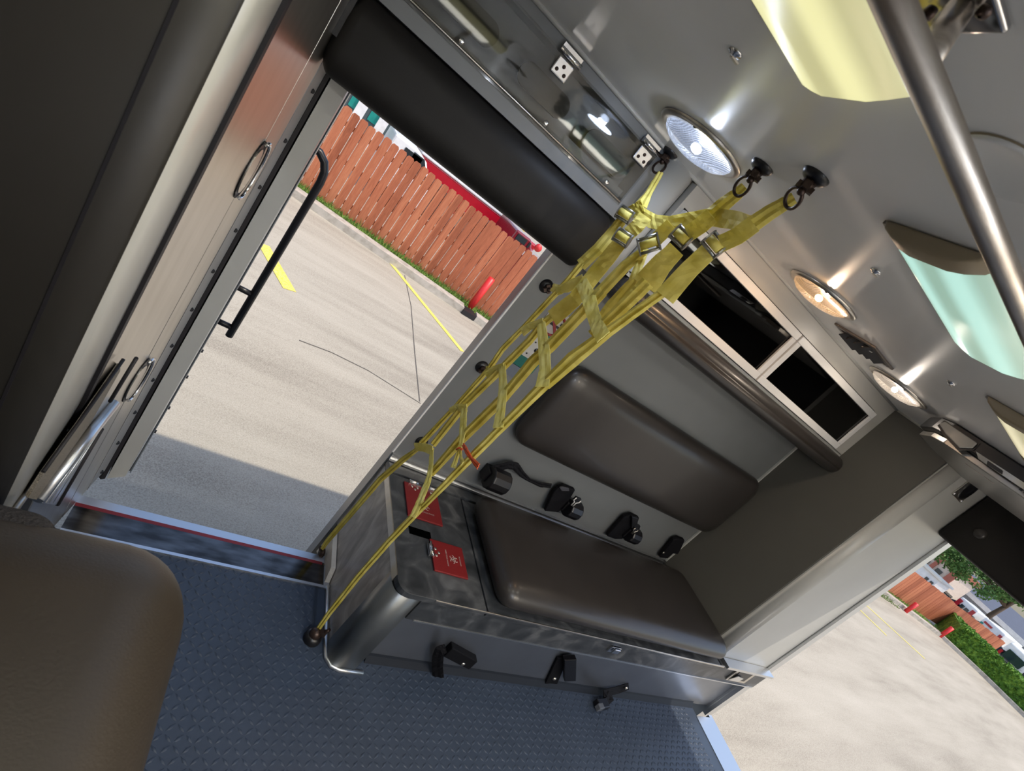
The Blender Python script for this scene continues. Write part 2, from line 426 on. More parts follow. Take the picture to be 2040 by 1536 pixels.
# slanted steel face with two flush ring latches on its seam
A0 = Vector((-.058, .632, 0)); A1 = Vector((-.003, .985, 0)); D = (A1-A0).normalized(); NR = Vector((D.y, -D.x, 0))
def sl_pt(t, z, off=0): p = A0.lerp(A1, t)+NR*off; return Vector((p.x, p.y, z))
ps = [sl_pt(0, 0, 0), sl_pt(1, 0, 0), sl_pt(1, 0, -.03), sl_pt(0, 0, -.03)]
tS = .565
for nm, t0, t1 in (('steel_door', .0, tS-.003), ('steel_door', tS+.003, .80)):
    q_ = MB().prism([sl_pt(t0, -1, 0), sl_pt(t1, -1, 0), sl_pt(t1, -1, -.03), sl_pt(t0, -1, -.03)], (0, 0, 1.205))
    q_.build(nm, 'steel', fc, bevel=.0012)
MB().prism([sl_pt(tS-.01, -1, -.004), sl_pt(tS+.01, -1, -.004), sl_pt(tS+.01, -1, -.02), sl_pt(tS-.01, -1, -.02)], (0, 0, 1.2)).build('seam_backing', 'gask', fc)
MB().prism([(-.0605, .620, -.585), (-.0555, .620, -.585), (-.0545, .634, -.585), (-.0605, .634, -.585)], (0, 0, .79)).build('gasket', 'gask', fc)
def ring_latch(z):
    mb = MB(); c = sl_pt(tS, z, .0005); up = Vector((0, 0, 1))
    prof = [c+D*(.028*math.cos(a))+up*(.047*math.sin(a)) for a in [2*PI*k/24 for k in range(24)]]
    dish = mb.prism(prof, NR*.0012).build('latch_dish', 'blk', fc)
    pl = MB().prism([c+NR*.0012+D*(.021*math.cos(a)-.005)+up*(.036*math.sin(a)) for a in [2*PI*k/24 for k in range(24)]], NR*.0016).build('latch_plate', 'steel', dish)
    MB().tube([c+NR*.0045+D*(.024*math.cos(a)+.006)+up*(.046*math.sin(a)) for a in [-PI*.62+PI*1.24*k/14 for k in range(15)]], .0026, 8).build('ring_pull', 'chrome', dish)
ring_latch(-.228); ring_latch(-.64)
MB().obox(sl_pt(.70, .02, .004), D*.004, NR*.004, Vector((0, 0, .035))).build('keeper', 'blk', fc)
# the low recess beside it: speckled ledge, stainless rail, ribbed sill
lw = thing('lower_recess_unit', 'low speckled ledge with stainless rail under the tall forward cabinet', 'ledge', (-.1, .55, -1))
q = MAT('speckled_board', (.16, .14, .115, 1), .8); q.ramp(q.noise(900, 2), [(.42, (.06, .05, .04)), (.58, (.30, .26, .20))]); M['speck'] = q.m
def LP(l): return [on(a, b, 'x', c_) for a, b, c_ in l]
MB().prism(LP([(56, 992, -.053), (88, 942, -.052), (160, 842, -.049), (240, 726, -.0455), (238, 775, -.042), (76, 996, -.052)]), (-.004, 0, 0)).build('speckled_panel', 'speck', lw)
MB().tube(LP([(86, 940, -.0515), (160, 838, -.0485), (246, 716, -.0445)]), .0024, 6).build('dark_bead', 'gask', lw)
MB().tube(LP([(106, 968, -.049), (190, 850, -.0445), (240, 770, -.041)]), .0018, 6).build('dark_groove', 'gask', lw)
pa, pb = on(75, 997, 'x', -.051), on(229, 802, 'x', -.0345)
MB().tube([pa, pb], .0075, 12).build('rail_tube', 'alu', lw)
MB().prism(LP([(82, 1002, -.047), (228, 806, -.0345), (204, 852, -.0345), (112, 1006, -.038)]), (-.003, 0, 0)).build('ribbed_plate', 'alu', lw)
for k in range(4):
    MB().tube([on(84+7*k, 1002, 'x', -.0455+.0015*k), on(222-5*k, 818+9*k, 'x', -.0340)], .0008, 5).build('rib', 'alu', lw)
MB().tube(LP([(114, 1006, -.037), (203, 854, -.0340)]), .0032, 6).build('gasket_strip', 'gask', lw)
MB().tube(LP([(219, 800, -.0325), (272, 713, -.0290)]), .0022, 6).build('track_strip', 'gask', lw)

# door frame post of the side doorway, front side
df = MB().mat(0).prism([(-.003, .985, -1.04), (.0035, .99, -1.04), (.0035, 1.04, -1.04), (-.05, 1.04, -1.04)], (0, 0, 1.2))
df.mat(1).prism([(-.0160, .912, -1.0), (-.0135, .912, -1.0), (-.0125, .925, -1.0), (-.004, .972, -1.0), (-.0035, .99, -1.0), (-.03, .99, -1.0)], (0, 0, 1.18))
df.mat(2).prism([(.006, .992, -1.04), (.0355, 1.012, -1.04), (.0405, 1.09, -1.04), (.0, 1.09, -1.04)], (0, 0, 1.2))
d1 = struct('trim_11', df, ['gask', plain('channel_grey', (.30, .30, .30, 1), .35, .4), 'wallw'])
for k in range(11):
    z = -.98+k*.088
    MB().cyl((-.0085, .949, z), (-.0060, .947, z), .0042, .0034, 10).build('bolt', 'blk', d1)
# opened side door outside
dm = MB().mat(0).box(.0, .0435, 1.11, 1.86, -1.12, .05).mat(1).box(.0425, .0455, 1.105, 1.125, -1.12, .05)
dd = struct('door_1', dm, ['wall', 'alu'], bevel=.002)
gb = MB(); X = .102; Y = 1.47
z1, z0 = -.30, -.865
pth = [(.044, Y, z1+.035), (.066, Y, z1+.034), (.086, Y, z1+.020), (.098, Y, z1-.002), (X, Y, z1-.03), (X, Y, z0)]
gb.tube(pth, .0105, 12); gb.cyl((.044, Y, z0+.03), (X, Y, z0+.03), .0085, seg=10); gb.cyl((.044, Y, z0+.155), (X, Y, z0+.155), .0085, seg=10)
gb.build('grab_bar', 'blk', dd)
for k, z in enumerate((-.98, -.90, -.80, -.72)):
    MB().cyl((.0455, 1.115, z), (.049, 1.115, z), .004, .004, 8).build('screw', 'blk', dd)

# ---------------------------------------------------------------- padding over the doorways
hp = thing('header_pad', 'long black padded header bumper above the open side doorway', 'pad', (.25, .9, -.045))
rsolid(-.020, .526, .866, .929, -.064, .056, (.022, .030, .040), 'pad_body', 'vinyl_black', hp)
rp = thing('rear_header_pad', 'black padded header above the rear doorway with one button', 'pad', (2.0, .1, .02))
rsolid(1.935, 1.998, -.34, .634, .010, .204, (.012, .009, .010), 'pad_body', 'vinyl_black', rp)
c = on(1955, 1066, 'x', 1.952)
c.x = 1.934
MB().lathe(c, (-1, 0, 0), [(-.002, .016), (.003, .015), (.006, .010), (.007, 0)]).build('button', 'vinyl', rp)

# ---------------------------------------------------------------- acrylic-front cupboard above the doorway
pc = thing('acrylic_cupboard', 'overhead cupboard with clear acrylic flap above the side doorway', 'cupboard', (.2, .89, .06))
fr = MB().box(-.30, .528, .886, .93, .058, .086).box(-.30, .528, .886, .93, .181, .2045).box(.503, .528, .886, .93, .086, .181)
fr.box(-.30, .528, .978, .985, .058, .2045); fr.build('frame', 'wall', pc)
MB().box(-.30, .505, .884, .8875, .080, .184).build('clear_flap', 'plexi', pc)
MB().tube([(-.3, .8835, .086), (.503, .8835, .086)], .0018, 6).build('flap_edge', 'steel', pc)
for x in (-.06, .115, .27, .425):
    L, r = .034, .019; pr_ = []
    for k in range(24):
        a = 2*PI*k/24; pr_.append((x+math.copysign(L, math.cos(a))+r*math.cos(a), .893, .128+r*math.sin(a)))
    MB().prism(pr_, (0, .004, 0)).build('oval_hand_hole', 'rearp', pc)
MB().box(-.3, .503, .90, .905, .09, .105).build('shelf_lip', 'wall', pc)
for x in (-.03, .125, .30, .455):
    MB().lathe((x, .8835, .094), (0, -1, 0), [(0, .0045), (.0012, .0045), (.002, .002), (.002, 0)], 10).build('screw', 'chrome', pc)
for px, py in ((1125, 130), (1285, 305)):
    c = on(px, py, 'y', .882)
    h = MB().box(c.x-.016, c.x+.016, .8795, .8835, c.z-.020, c.z+.006).build('hinge', 'chrome', pc, bevel=.002)
    MB().cyl((c.x-.022, .878, c.z+.013), (c.x+.022, .878, c.z+.013), .0045, seg=10).box(c.x-.02, c.x+.02, .881, .886, c.z+.014, c.z+.024).build('hinge_barrel', 'chrome', h)
    for dx, dz in ((-.008, -.012), (.008, -.012), (0, -.003)):
        MB().lathe((c.x+dx, .8795, c.z+dz), (0, -1, 0), [(0, .0032), (.001, .003), (.0015, 0)], 8).build('screw', 'brown', h)

# ---------------------------------------------------------------- bench cupboard with smoked glass
oc = thing('overhead_cupboard', 'overhead cupboard with two white-framed smoked glass doors above the bench', 'cupboard', (1.1, .9, 0))
f2 = MB()
f2.box(.60, 1.69, .868, .895, .157, .2045).box(1.620, 1.69, .868, .895, 0, .157).box(.600, .612, .868, .895, -.005, .157)
f2.box(.60, 1.69, .868, .985, -.0055, .002).box(.60, 1.69, .975, .985, .002, .2045).box(.60, 1.69, .90, .985, .195, .2045)
f2.build('carcass', plain('upper_carcass', (.46, .45, .42, 1), .35, v=.03), oc)
for x0, x1 in ((.612, 1.116), (1.123, 1.620)):
    w = .019; z0, z1 = .004, .1535
    d = MB().box(x0, x1, .856, .872, z0, z0+w).box(x0, x1, .856, .872, z1-w, z1).box(x0, x0+w, .856, .872, z0+w, z1-w).box(x1-w, x1, .856, .872, z0+w, z1-w).build('door_frame', 'white', oc, bevel=.0012)
    MB().box(x0+w, x1-w, .862, .865, z0+w, z1-w).build('smoked_pane', 'smoked', d)
    MB().tube([(x0+w, .8615, z0+w), (x1-w, .8615, z0+w), (x1-w, .8615, z1-w), (x0+w, .8615, z1-w)], .0014, 6, closed=True).build('pane_gasket', 'gask', d)
MB().box(.62, 1.61, .875, .97, .078, .083).build('shelf', 'wall', oc)
MB().box(1.117, 1.122, .873, .97, .002, .157).build('divider', 'wall', oc)
bp = thing('bump_roll', 'long rounded brown vinyl head bumper under the glass-door cupboard', 'pad', (1.1, .9, -.06))
rsolid(.600, 1.712, .836, .935, -.064, -.006, (.028, .029, .029), 'roll', 'vinyl', bp)

# ---------------------------------------------------------------- wall cushion
wc = thing('back_cushion', 'wide dark vinyl back cushion on the grey wall above the bench', 'cushion', (1.2, .95, -.5))
rsolid(.733, 1.688, .943, .9835, -.502, -.235, (.055, .030, .055), 'cushion', 'vinyl', wc, puff=.012)

# ---------------------------------------------------------------- squad bench
YF = .607
bn = thing('squad_bench', 'long slate-topped bench with dark vinyl seat cushion along the kerb wall', 'bench', (1.2, .8, -1))
MB().box(.560, 2.0415, .648, .672, -.992, -.795).build('front_panel', plain('bench_front_metal', (.27, .29, .33, 1), .32, .8), bn)
# end panel, streaked laminate
MB().box(.516, .530, .655, .955, -1.0, -.735).box(.516, .530, .955, .985, -.97, -.735).build('end_panel', 'streak', bn)
# rounded steel corner post
pts = [(.514, .668)]
for k in range(9):
    a = PI+PI/2*k/8; pts.append((.542+.028*math.cos(a), .640+.028*math.sin(a)))
pts += [(.578, .612), (.578, .655), (.53, .668)]
o = MB().prism([(x, y, -1.0) for x, y in pts], (0, 0, .262)).build('corner_post', plain('post_metal', (.17, .18, .185, 1), .38, .7), bn)
for p in o.data.polygons: p.use_smooth = abs(p.normal.z) < .5
# floor trim round the foot
MB().tube([(.511, .808, -.997), (.511, .66, -.997), (.514, .632, -.997), (.525, .617, -.997), (.545, .6105, -.997), (.600, .6095, -.997)], .0055, 8).build('foot_trim', 'alu', bn)
# black kick cove along the base
MB().prism([(.606, .652, -1.0), (.606, .634, -1.0), (.606, .645, -.987), (.606, .652, -.974)], (1.33, 0, 0)).build('kick_cove', plain('cove_dark', (.014, .018, .026, 1), .6, spec=.2), bn)
# slate front rail
MB().box(.580, 1.72, .610, .652, -.797, -.728).box(1.72, 2.0415, .612, .652, -.797, -.722).build('front_rail', 'slate', bn)
MB().box(.60, 2.03, .6085, .6105, -.800, -.7965).build('rail_seam', 'alu', bn)
# tops
def rtop(x0, x1, y0, y1, r, name, m_, z0=-.730, z1=-.716):
    pts = []
    for k in range(7):
        a = PI+PI/2*k/6; pts.append((x0+r+r*math.cos(a), y0+r+r*math.sin(a)))
    pts += [(x1, y0), (x1, y1), (x0, y1)]
    return MB().prism([(x, y, z0) for x, y in pts], (0, 0, z1-z0)).build(name, m_, bn, bevel=.001)
rtop(.512, .733, .603, .936, .030, 'waste_lid_board', 'slate')
MB().box(.739, 1.70, .604, .936, -.734, -.717).build('seat_board', 'slate', bn, bevel=.001)
MB().box(.514, 1.70, .941, .984, -.730, -.714).build('back_ledge', 'slate', bn, bevel=.001)
MB().box(.511, .514, .640, .94, -.735, -.716).build('edge_band', 'steel', bn)
MB().box(.60, 1.72, .6015, .605, -.722, -.7165).build('front_edging', 'steel', bn, bevel=.001)
MB().box(.514, 1.686, .9745, .985, -.712, -.706).box(.514, 1.686, .979, .985, -.706, -.698).box(.514, 1.686, .975, .985, -.698, -.693).build('wall_track', 'alu', bn)
# seat cushion
rsolid(.752, 1.702, .606, .928, -.717, -.655, (.040, .048, .030), 'seat_cushion', 'vinyl', bn, axis='z', sgn=1, puff=.010)
# slot between the lids
MB().box(.553, .611, .758, .779, -.7170, -.7148).build('finger_slot', 'void', bn)
# two red disposal lids with hinges and printed hazard sign
def biohaz(cx, cy, z, s_, rot):
    """hazard trefoil of three open rings plus centre ring, printed"""
    mb = MB()
    def arc(x, y, r, a0, a1, w):
        n = 18; v = []; f = []
        for k in range(n+1):
            a = a0+(a1-a0)*k/n
            for rr in (r-w, r+w):
                px_, py_ = x+rr*math.cos(a), y+rr*math.sin(a)
                v.append((cx+px_*math.cos(rot)-py_*math.sin(rot), cy+px_*math.sin(rot)+py_*math.cos(rot), z))
        for k in range(n): f.append((2*k, 2*k+1, 2*k+3, 2*k+2))
        mb.add(v, f)
    for k in range(3):
        b = PI/2+2*PI*k/3
        arc(s_*.62*math.cos(b), s_*.62*math.sin(b), s_*.52, b+.75-PI*0, b+2*PI-.75, s_*.085)
    arc(0, 0, s_*.50, 0, 2*PI, s_*.05)
    return mb
def text_mesh(body, size, mat, name, parent, origin, xdir, ydir):
    cu = bpy.data.curves.new(name, 'FONT'); cu.body = body; cu.size = 1; cu.align_x = 'CENTER'; cu.align_y = 'CENTER'
    t = bpy.data.objects.new(name, cu); COL.objects.link(t); bpy.context.view_layer.update()
    me = bpy.data.meshes.new_from_object(t.evaluated_get(bpy.context.evaluated_depsgraph_get()))
    mb = MB(); o_ = Vector(origin); xd = Vector(xdir)*size; yd = Vector(ydir)*size
    mb.add([o_+xd*v.co.x+yd*v.co.y for v in me.vertices], [tuple(p.vertices) for p in me.polygons])
    bpy.data.objects.remove(t); bpy.data.curves.remove(cu); bpy.data.meshes.remove(me)
    return mb.build(name, mat, parent)
def lid(x0, x1, y0, y1, side):
    L = MB().box(x0, x1, y0, y1, -.7155, -.711).build('disposal_lid', 'red', bn, bevel=.0012)
    L['label'] = 'red disposal lid with pale hazard print'
    z = -.7105
    if side == 'back':
        cx, cy = (x0+x1)/2+.004, (y0+y1)/2-.012; rot = 0; xd, yd = (1, 0, 0), (0, 1, 0)
        hx = [(x0+.030, y1+.001), (x1-.012, y1+.001)]
    else:
        cx, cy = (x0+x1)/2+.012, (y0+y1)/2; rot = -PI/2; xd, yd = (0, -1, 0), (1, 0, 0)
        hx = [(x0-.001, y1-.035), (x0-.001, y0+.02)][:1]
    biohaz(cx, cy, z, .0105, rot).build('hazard_emblem', 'wprint', L)
    xd = Vector(xd); yd = Vector(yd)
    text_mesh('BIOHAZARD', .0042 if side == 'back' else .0046, 'wprint', 'print_line', L, Vector((cx, cy, z))+yd*.0185, xd, yd)
    text_mesh('INFECTIOUS WASTE', .0050, 'wprint', 'print_line', L, Vector((cx, cy, z))-yd*.0185, xd, yd)
    for hx_, hy_ in hx:
        if side == 'back':
            h = MB().box(hx_-.016, hx_+.016, hy_-.004, hy_+.006, -.711, -.707).cyl((hx_-.018, hy_+.003, -.7065), (hx_+.018, hy_+.003, -.7065), .003, seg=8).build('hinge', 'chrome', L)
            sp = [(-.008, -.010), (.008, -.010), (0, -.018)]
        else:
            h = MB().box(hx_-.010, hx_+.004, hy_-.016, hy_+.016, -.711, -.707).cyl((hx_-.003, hy_-.02, -.7065), (hx_-.003, hy_+.02, -.7065), .0035, seg=8).build('hinge', 'chrome', L)
            sp = [(.012, .009), (.012, -.009), (.020, 0)]
        for a, b in sp:
            MB().lathe((hx_+a, hy_+b, -.711), (0, 0, 1), [(0, .0036), (.001, .0034), (.0014, .001)], 10).build('rivet', 'steel', L)
lid(.552, .650, .808, .918, 'back'); lid(.604, .695, .672, .757, 'front')
# small chrome catch on the rail and recessed paddle latch at the rear end
c = on(1222, 1292, 'y', .609)
ct = MB().box(c.x-.020, c.x+.020, .603, .610, c.z-.010, c.z+.012).box(c.x-.012, c.x+.012, .596, .603, c.z-.004, c.z+.012).build('catch', 'chrome', bn, bevel=.0015)
c = on(1478, 1345, 'y', .610)
pl = MB().box(c.x-.062, c.x+.062, .606, .611, c.z-.034, c.z+.030).build('paddle_latch', 'steel', bn, bevel=.0015)
MB().box(c.x-.045, c.x+.040, .6045, .6062, c.z-.022, c.z+.022).build('latch_recess', 'blk', pl)
MB().prism([(c.x-.052, .6045, c.z-.030), (c.x+.010, .6045, c.z-.030), (c.x+.000, .598, c.z-.002), (c.x-.044, .598, c.z+.004)], (0, .002, 0)).build('paddle', 'alu', pl)

# small tread-plate stub wall beside the threshold with its tie-down
struct('trim_12', MB().prism([(.502, .815, -1.0), (.502, .950, -1.05), (.502, .950, -.962), (.502, .838, -.967)], (.012, 0, 0)), plain('sandy_tread', (.70, .64, .56, 1), .7, bump=.8, bs=160, bd=.003, v=.2))
# ================================================================ fittings
def pxp(pts, ax, val): return [on(a, b, ax, val) for a, b in pts]
def plate(pts, ax, val, th, mb=None):
    e = Vector((0, 0, 0)); e['xyz'.index(ax)] = -th
    return (mb or MB()).prism(pxp(pts, ax, val), e)

# ---- tie-down studs: rubber base, bronze swivel, oval ring
def stud(label, c, axis, ringdir, group, ring=True, base_r=.019):
    c = Vector(c); ax = Vector(axis).normalized(); t = thing('tie_down_stud', label, 'hook', c, group)
    MB().lathe(c, ax, [(0, base_r*.86), (.002, base_r*.86), (.006, base_r*.70), (.0085, base_r*.45), (.0085, 0)], 20).build('rubber_base', 'blk', t)
    b = ax.orthogonal().normalized(); b2 = ax.cross(b)
    mb = MB().cyl(c+ax*.008, c+ax*.016, .0085, .0078, 6)
    mb.obox(c+ax*.015, b*.011, b2*.004, ax*.004).obox(c+ax*.016, b*.004, b2*.010, ax*.003)
    mb.sphere(c+ax*.021, .0050, 10); mb.build('swivel', 'brown', t)
    if ring:
        rd = Vector(ringdir).normalized(); p0 = c+ax*.021; L = .032; n_ = rd.cross(Vector((-.75, -.6, 0))).normalized()
        pts = [p0+rd*(L/2)+rd*(L*.52)*math.cos(a)+n_*(.0105)*math.sin(a) for a in [2*PI*k/20 for k in range(20)]]
        MB().tube(pts, .0022, 6, closed=True).build('oval_ring', 'brown', t)
    return t
NX = .48
k1 = on(1336, 302, 'z', .205); k2 = on(1520, 330, 'z', .205); k3 = on(1627, 349, 'z', .205)
stud('bronze tie-down stud on the ceiling corner beside the round lit lamp', k1, (0, 0, -1), on(1310, 350, 'x', .5)-k1, 'ceiling tie-down studs')
stud('bronze ceiling tie-down stud between the round lamp and the outermost stud', k2, (0, 0, -1), on(1470, 372, 'x', NX)-k2, 'ceiling tie-down studs')
stud('outermost bronze ceiling tie-down stud, nearest the fluorescent lights', k3, (0, 0, -1), on(1560, 405, 'x', NX)-k3, 'ceiling tie-down studs')
for (px, py), lab in (((1088, 570), 'top tie-down stud on the grey wall under the black header pad'), ((960, 731), 'middle tie-down stud on the grey wall beside the doorway'), ((840, 880), 'lowest wall tie-down stud, just above the bench end')):
    c = on(px, py, 'y', .985); stud(lab, c, (0, -1, 0), (-.2, -.5, .4), 'wall tie-down studs', ring=False)
fs = thing('floor_tie_down', 'round steel tie-down ball on the floor beside the bench foot', 'hook', (.480, .672, -1))
c = Vector((.480, .672, -1))
MB().lathe(c, (0, 0, 1), [(0, .020), (.010, .020), (.016, .016), (.018, .010)], 16).build('rubber_base', 'blk', fs)
MB().sphere(c+Vector((-.001, 0, .018)), .0135, 14).obox(c+Vector((.010, 0, .024)), (.009, 0, 0), (0, .005, 0), (0, 0, .007)).cyl(c+Vector((.014, 0, .02)), c+Vector((.020, 0, .040)), .004, seg=8).build('ball', 'brown', fs)
sh = thing('jamb_tie_down', 'bronze tie-down hook on the doorway stub beside the threshold', 'hook', (.49, .90, -1))
c = on(640, 1102, 'x', .492)
MB().sphere(c, .014, 12, (.6, 1, 1.2)).cyl(c, c+Vector((-.012, .0, .02)), .005, seg=8).sphere(on(625, 1112, 'x', .489), .007, 10).build('hook_body', 'brown', sh)
MB().sphere(on(628, 1122, 'x', .492), .009, 10).build('lower_hook', 'brown', sh)

# ---- yellow cargo net
net = thing('cargo_net', 'yellow webbing cargo net hanging from ceiling to floor at the bench end', 'net', (NX, .75, -1))
NN = (-.78, -.62, 0)
cnt = [0]
def strap(pts, w, name='strap', mat='web', fold=0, X=NX, off=0, nf=4):
    cnt[0] += 1
    P = []
    for p in pts:
        xx = p[2] if len(p) > 2 else X
        P.append(on(p[0], p[1], 'x', xx+off))
    f_ = 1.08 if max(w if isinstance(w, list) else [w]) < .023 else 1.05
    w = [a*f_ for a in w] if isinstance(w, list) else w*f_
    return MB().ribbon(P, w, NN, fold=fold*.8, seed=cnt[0], nf=nf).build(name, mat, net)
# top edge
strap([(1316, 343, .502), (1305, 362, .500), (1292, 384, .495), (1274, 412)], [.010, .011, .012, .024], fold=.002)
strap([(1484, 372), (1466, 388), (1445, 404), (1418, 428)], [.013, .016, .019, .021], fold=.0016)
strap([(1582, 394), (1562, 406), (1535, 422), (1500, 446)], [.013, .016, .018, .020], fold=.0016)
strap([(1276, 424), (1300, 441), (1330, 446), (1370, 438), (1415, 432), (1460, 438), (1502, 449)], [.018, .022, .022, .021, .024, .024, .019], off=.004, name='top_band', fold=.0003)
strap([(1281, 410), (1264, 420), (1250, 426)], .021, off=-.003)
strap([(1286, 430), (1270, 450), (1252, 466)], .022, off=-.004)
strap([(1338, 448), (1318, 466), (1300, 484)], .020, off=-.005)
strap([(1418, 430), (1395, 450), (1370, 466)], .022, off=-.006)
strap([(1502, 446), (1470, 470), (1435, 486)], .021, off=-.006)
# from the buckles down
strap([(1240, 437), (1226, 455), (1192, 495), (1157, 528)], [.017, .018, .020, .021], fold=.0012)
strap([(1160, 524), (1130, 560), (1090, 602), (1050, 645), (1000, 696), (975, 733), (905, 812), (838, 884)], [.012, .011, .011, .010, .011, .010, .009, .012], fold=.0018)
strap([(1233, 486), (1210, 515), (1180, 552), (1145, 597), (1100, 634)], [.024, .026, .026, .026, .030])
strap([(1102, 628), (1080, 646), (1055, 678), (1003, 730), (925, 806), (862, 886)], [.013, .014, .014, .014, .015, .013], fold=.0022)
strap([(1282, 500), (1245, 530), (1190, 588)], [.014, .017, .019], fold=.002)
strap([(1200, 580), (1160, 622), (1095, 690), (1060, 722), (1000, 795), (918, 876), (858, 944)], [.018, .020, .020, .020, .018, .018, .013], fold=.0024)
strap([(1284, 496), (1272, 530), (1262, 562), (1222, 610), (1202, 640)], [.014, .013, .017, .024, .026], fold=.001, off=.006)
strap([(1348, 496), (1316, 528), (1284, 570)], [.026, .032, .040], off=.008)
strap([(1290, 562), (1262, 590), (1210, 640), (1178, 668)], [.020, .020, .018, .016], fold=.0024)
strap([(1412, 500), (1374, 536), (1324, 592)], [.024, .025, .029])
strap([(1330, 575), (1290, 604), (1212, 660), (1140, 716), (1086, 766)], [.014, .013, .016, .024, .019], fold=.003)
strap([(1086, 764), (1000, 850), (936, 914), (842, 1010)], [.018, .014, .014, .010], fold=.0026)
strap([(842, 1008), (775, 1078), (712, 1150), (655, 1222), (634, 1252), (627, 1262)], [.013, .012, .012, .011, .010, .009], fold=.0018)
strap([(835, 892), (800, 918), (757, 955), (700, 1022), (650, 1080), (641, 1094)], [.008, .013, .014, .013, .012, .009], fold=.0014)
# crosswise webs
strap([(1158, 562), (1172, 590), (1182, 628), (1190, 650), (1202, 672)], [.022, .024, .021, .022, .024], 'cross_web', 'webp', fold=.0004, off=-.006)
strap([(1107, 578), (1130, 572), (1162, 556)], [.010, .018, .016], 'cross_web', 'webp', fold=.0004, off=-.005)
strap([(1040, 662), (1056, 650), (1082, 642)], [.016, .013, .015], 'cross_web', 'webp', fold=.0004, off=-.005)
strap([(1078, 644), (1084, 700), (1086, 735), (1080, 770)], [.016, .021, .020, .023], 'cross_web', 'webp', fold=.0005, off=-.006)
strap([(968, 748), (985, 735), (1004, 730)], [.013, .012, .013], 'cross_web', 'webp', fold=.0004, off=-.005)
strap([(1000, 728), (1002, 775), (997, 820), (992, 852)], [.014, .017, .016, .019], 'cross_web', 'webp', fold=.0005, off=-.006)
strap([(896, 818), (910, 812), (930, 812)], [.010, .014, .014], 'cross_web', 'webp', fold=.0004, off=-.005)
strap([(924, 812), (922, 855), (917, 894)], [.015, .014, .008], 'cross_web', 'webp', fold=.0005, off=-.006)
strap([(915, 892), (908, 915), (902, 932)], [.006, .008, .010], 'cross_web', 'webp', fold=.001, off=-.006)
strap([(916, 892), (918, 912), (921, 924)], [.005, .006, .010], 'cross_web', 'webp', fold=.001, off=-.006)
strap([(826, 890), (845, 891), (862, 898)], [.016, .017, .018], 'cross_web', 'webp', off=-.005)
strap([(860, 894), (858, 930), (852, 960), (838, 995), (822, 1030)], [.010, .010, .012, .013, .012], 'cross_web', 'webp', fold=.0005, off=-.006)
strap([(1100, 572), (1112, 578), (1128, 572)], [.014, .018, .014], 'side_loop', 'webp', fold=.001)
strap([(968, 734), (976, 742), (985, 740)], [.010, .012, .010], 'side_loop', 'webp', fold=.001)
# buckles
def buckle(px, py, ang, s_=1.0):
    c = on(px, py, 'x', NX-.006); nn = Vector(NN).normalized()
    # in-view frame axes lying across the face of the net
    u = (on(px+10*math.cos(ang), py+10*math.sin(ang), 'x', NX-.006)-c).normalized(); u = (u-nn*u.dot(nn)).normalized(); v = nn.cross(u).normalized()
    a, b = .0125*s_, .0095*s_
    q_ = MB()
    for sg in (-1, 1):      # oval side plates
        e = c+v*(sg*a)
        q_.prism([e+u*(b*1.35*math.cos(t))+nn*(.0052*math.sin(t)+.002) for t in [2*PI*k/14 for k in range(14)]], v*(sg*.0022))
    q_.cyl(c-v*a-u*b*1.0+nn*.002, c+v*a-u*b*1.0+nn*.002, .0026, seg=8).cyl(c-v*a+u*b*1.0+nn*.002, c+v*a+u*b*1.0+nn*.002, .0026, seg=8)
    bk = q_.build('cam_buckle', 'bgrey', net)
    MB().cyl(c-v*a*.86+nn*.004, c+v*a*.86+nn*.004, .0064, seg=14).build('wrapped_webbing', 'web', bk)
for a in ((1246, 428, 2.2), (1241, 474, 2.2), (1293, 487, 1.45, 1.15), (1358, 473, 2.35), (1424, 488, 2.45)): buckle(*a)
# orange tie on the net
ot = thing('orange_tie', 'orange marker tape knotted round the lowest part of the yellow net', 'ribbon', on(920, 905, 'x', NX))
MB().ribbon([on(922, 886, 'x', .470), on(930, 900, 'x', .468), on(938, 913, 'x', .472), on(953, 930, 'x', .475)], [.008, .009, .007, .011], NN, fold=.001, seed=91).build('tape_tail', 'orange', ot)
MB().tube([on(909, 895, 'x', .472), on(915, 892, 'x', .466), on(921, 895, 'x', .472), on(915, 897, 'x', .485)], .0018, 6, closed=True).build('knot', 'orange', ot)

# ---- round ceiling lamps
q = clear('ribbed_lens_glass', (.93, .94, .95), .06, 1.5)
nn_ = q.node_tree; g_ = [n for n in nn_.nodes if n.type == 'BSDF_GLOSSY'][0]
wv_ = nn_.nodes.new('ShaderNodeTexWave'); wv_.inputs['Scale'].default_value = 42; wv_.wave_type = 'BANDS'; wv_.bands_direction = 'Y'
tc_ = nn_.nodes.new('ShaderNodeNewGeometry'); nn_.links.new(tc_.outputs['Position'], wv_.inputs[0])
bm_ = nn_.nodes.new('ShaderNodeBump'); bm_.inputs['Strength'].default_value = .9; bm_.inputs['Distance'].default_value = .004
nn_.links.new(wv_.outputs['Fac'], bm_.inputs['Height']); nn_.links.new(bm_.outputs[0], g_.inputs['Normal']); M['lens'] = q
q = MAT('ribbed_reflector', (.50, .50, .52, 1), .22, .9)
w_ = q.n.new('ShaderNodeTexWave'); w_.inputs['Scale'].default_value = 36; w_.bands_direction = 'X'; q.l.new(q.tc.outputs['Position'], w_.inputs[0]); q.bump(w_.outputs['Fac'], 1.0, .006); M['refl'] = q.m
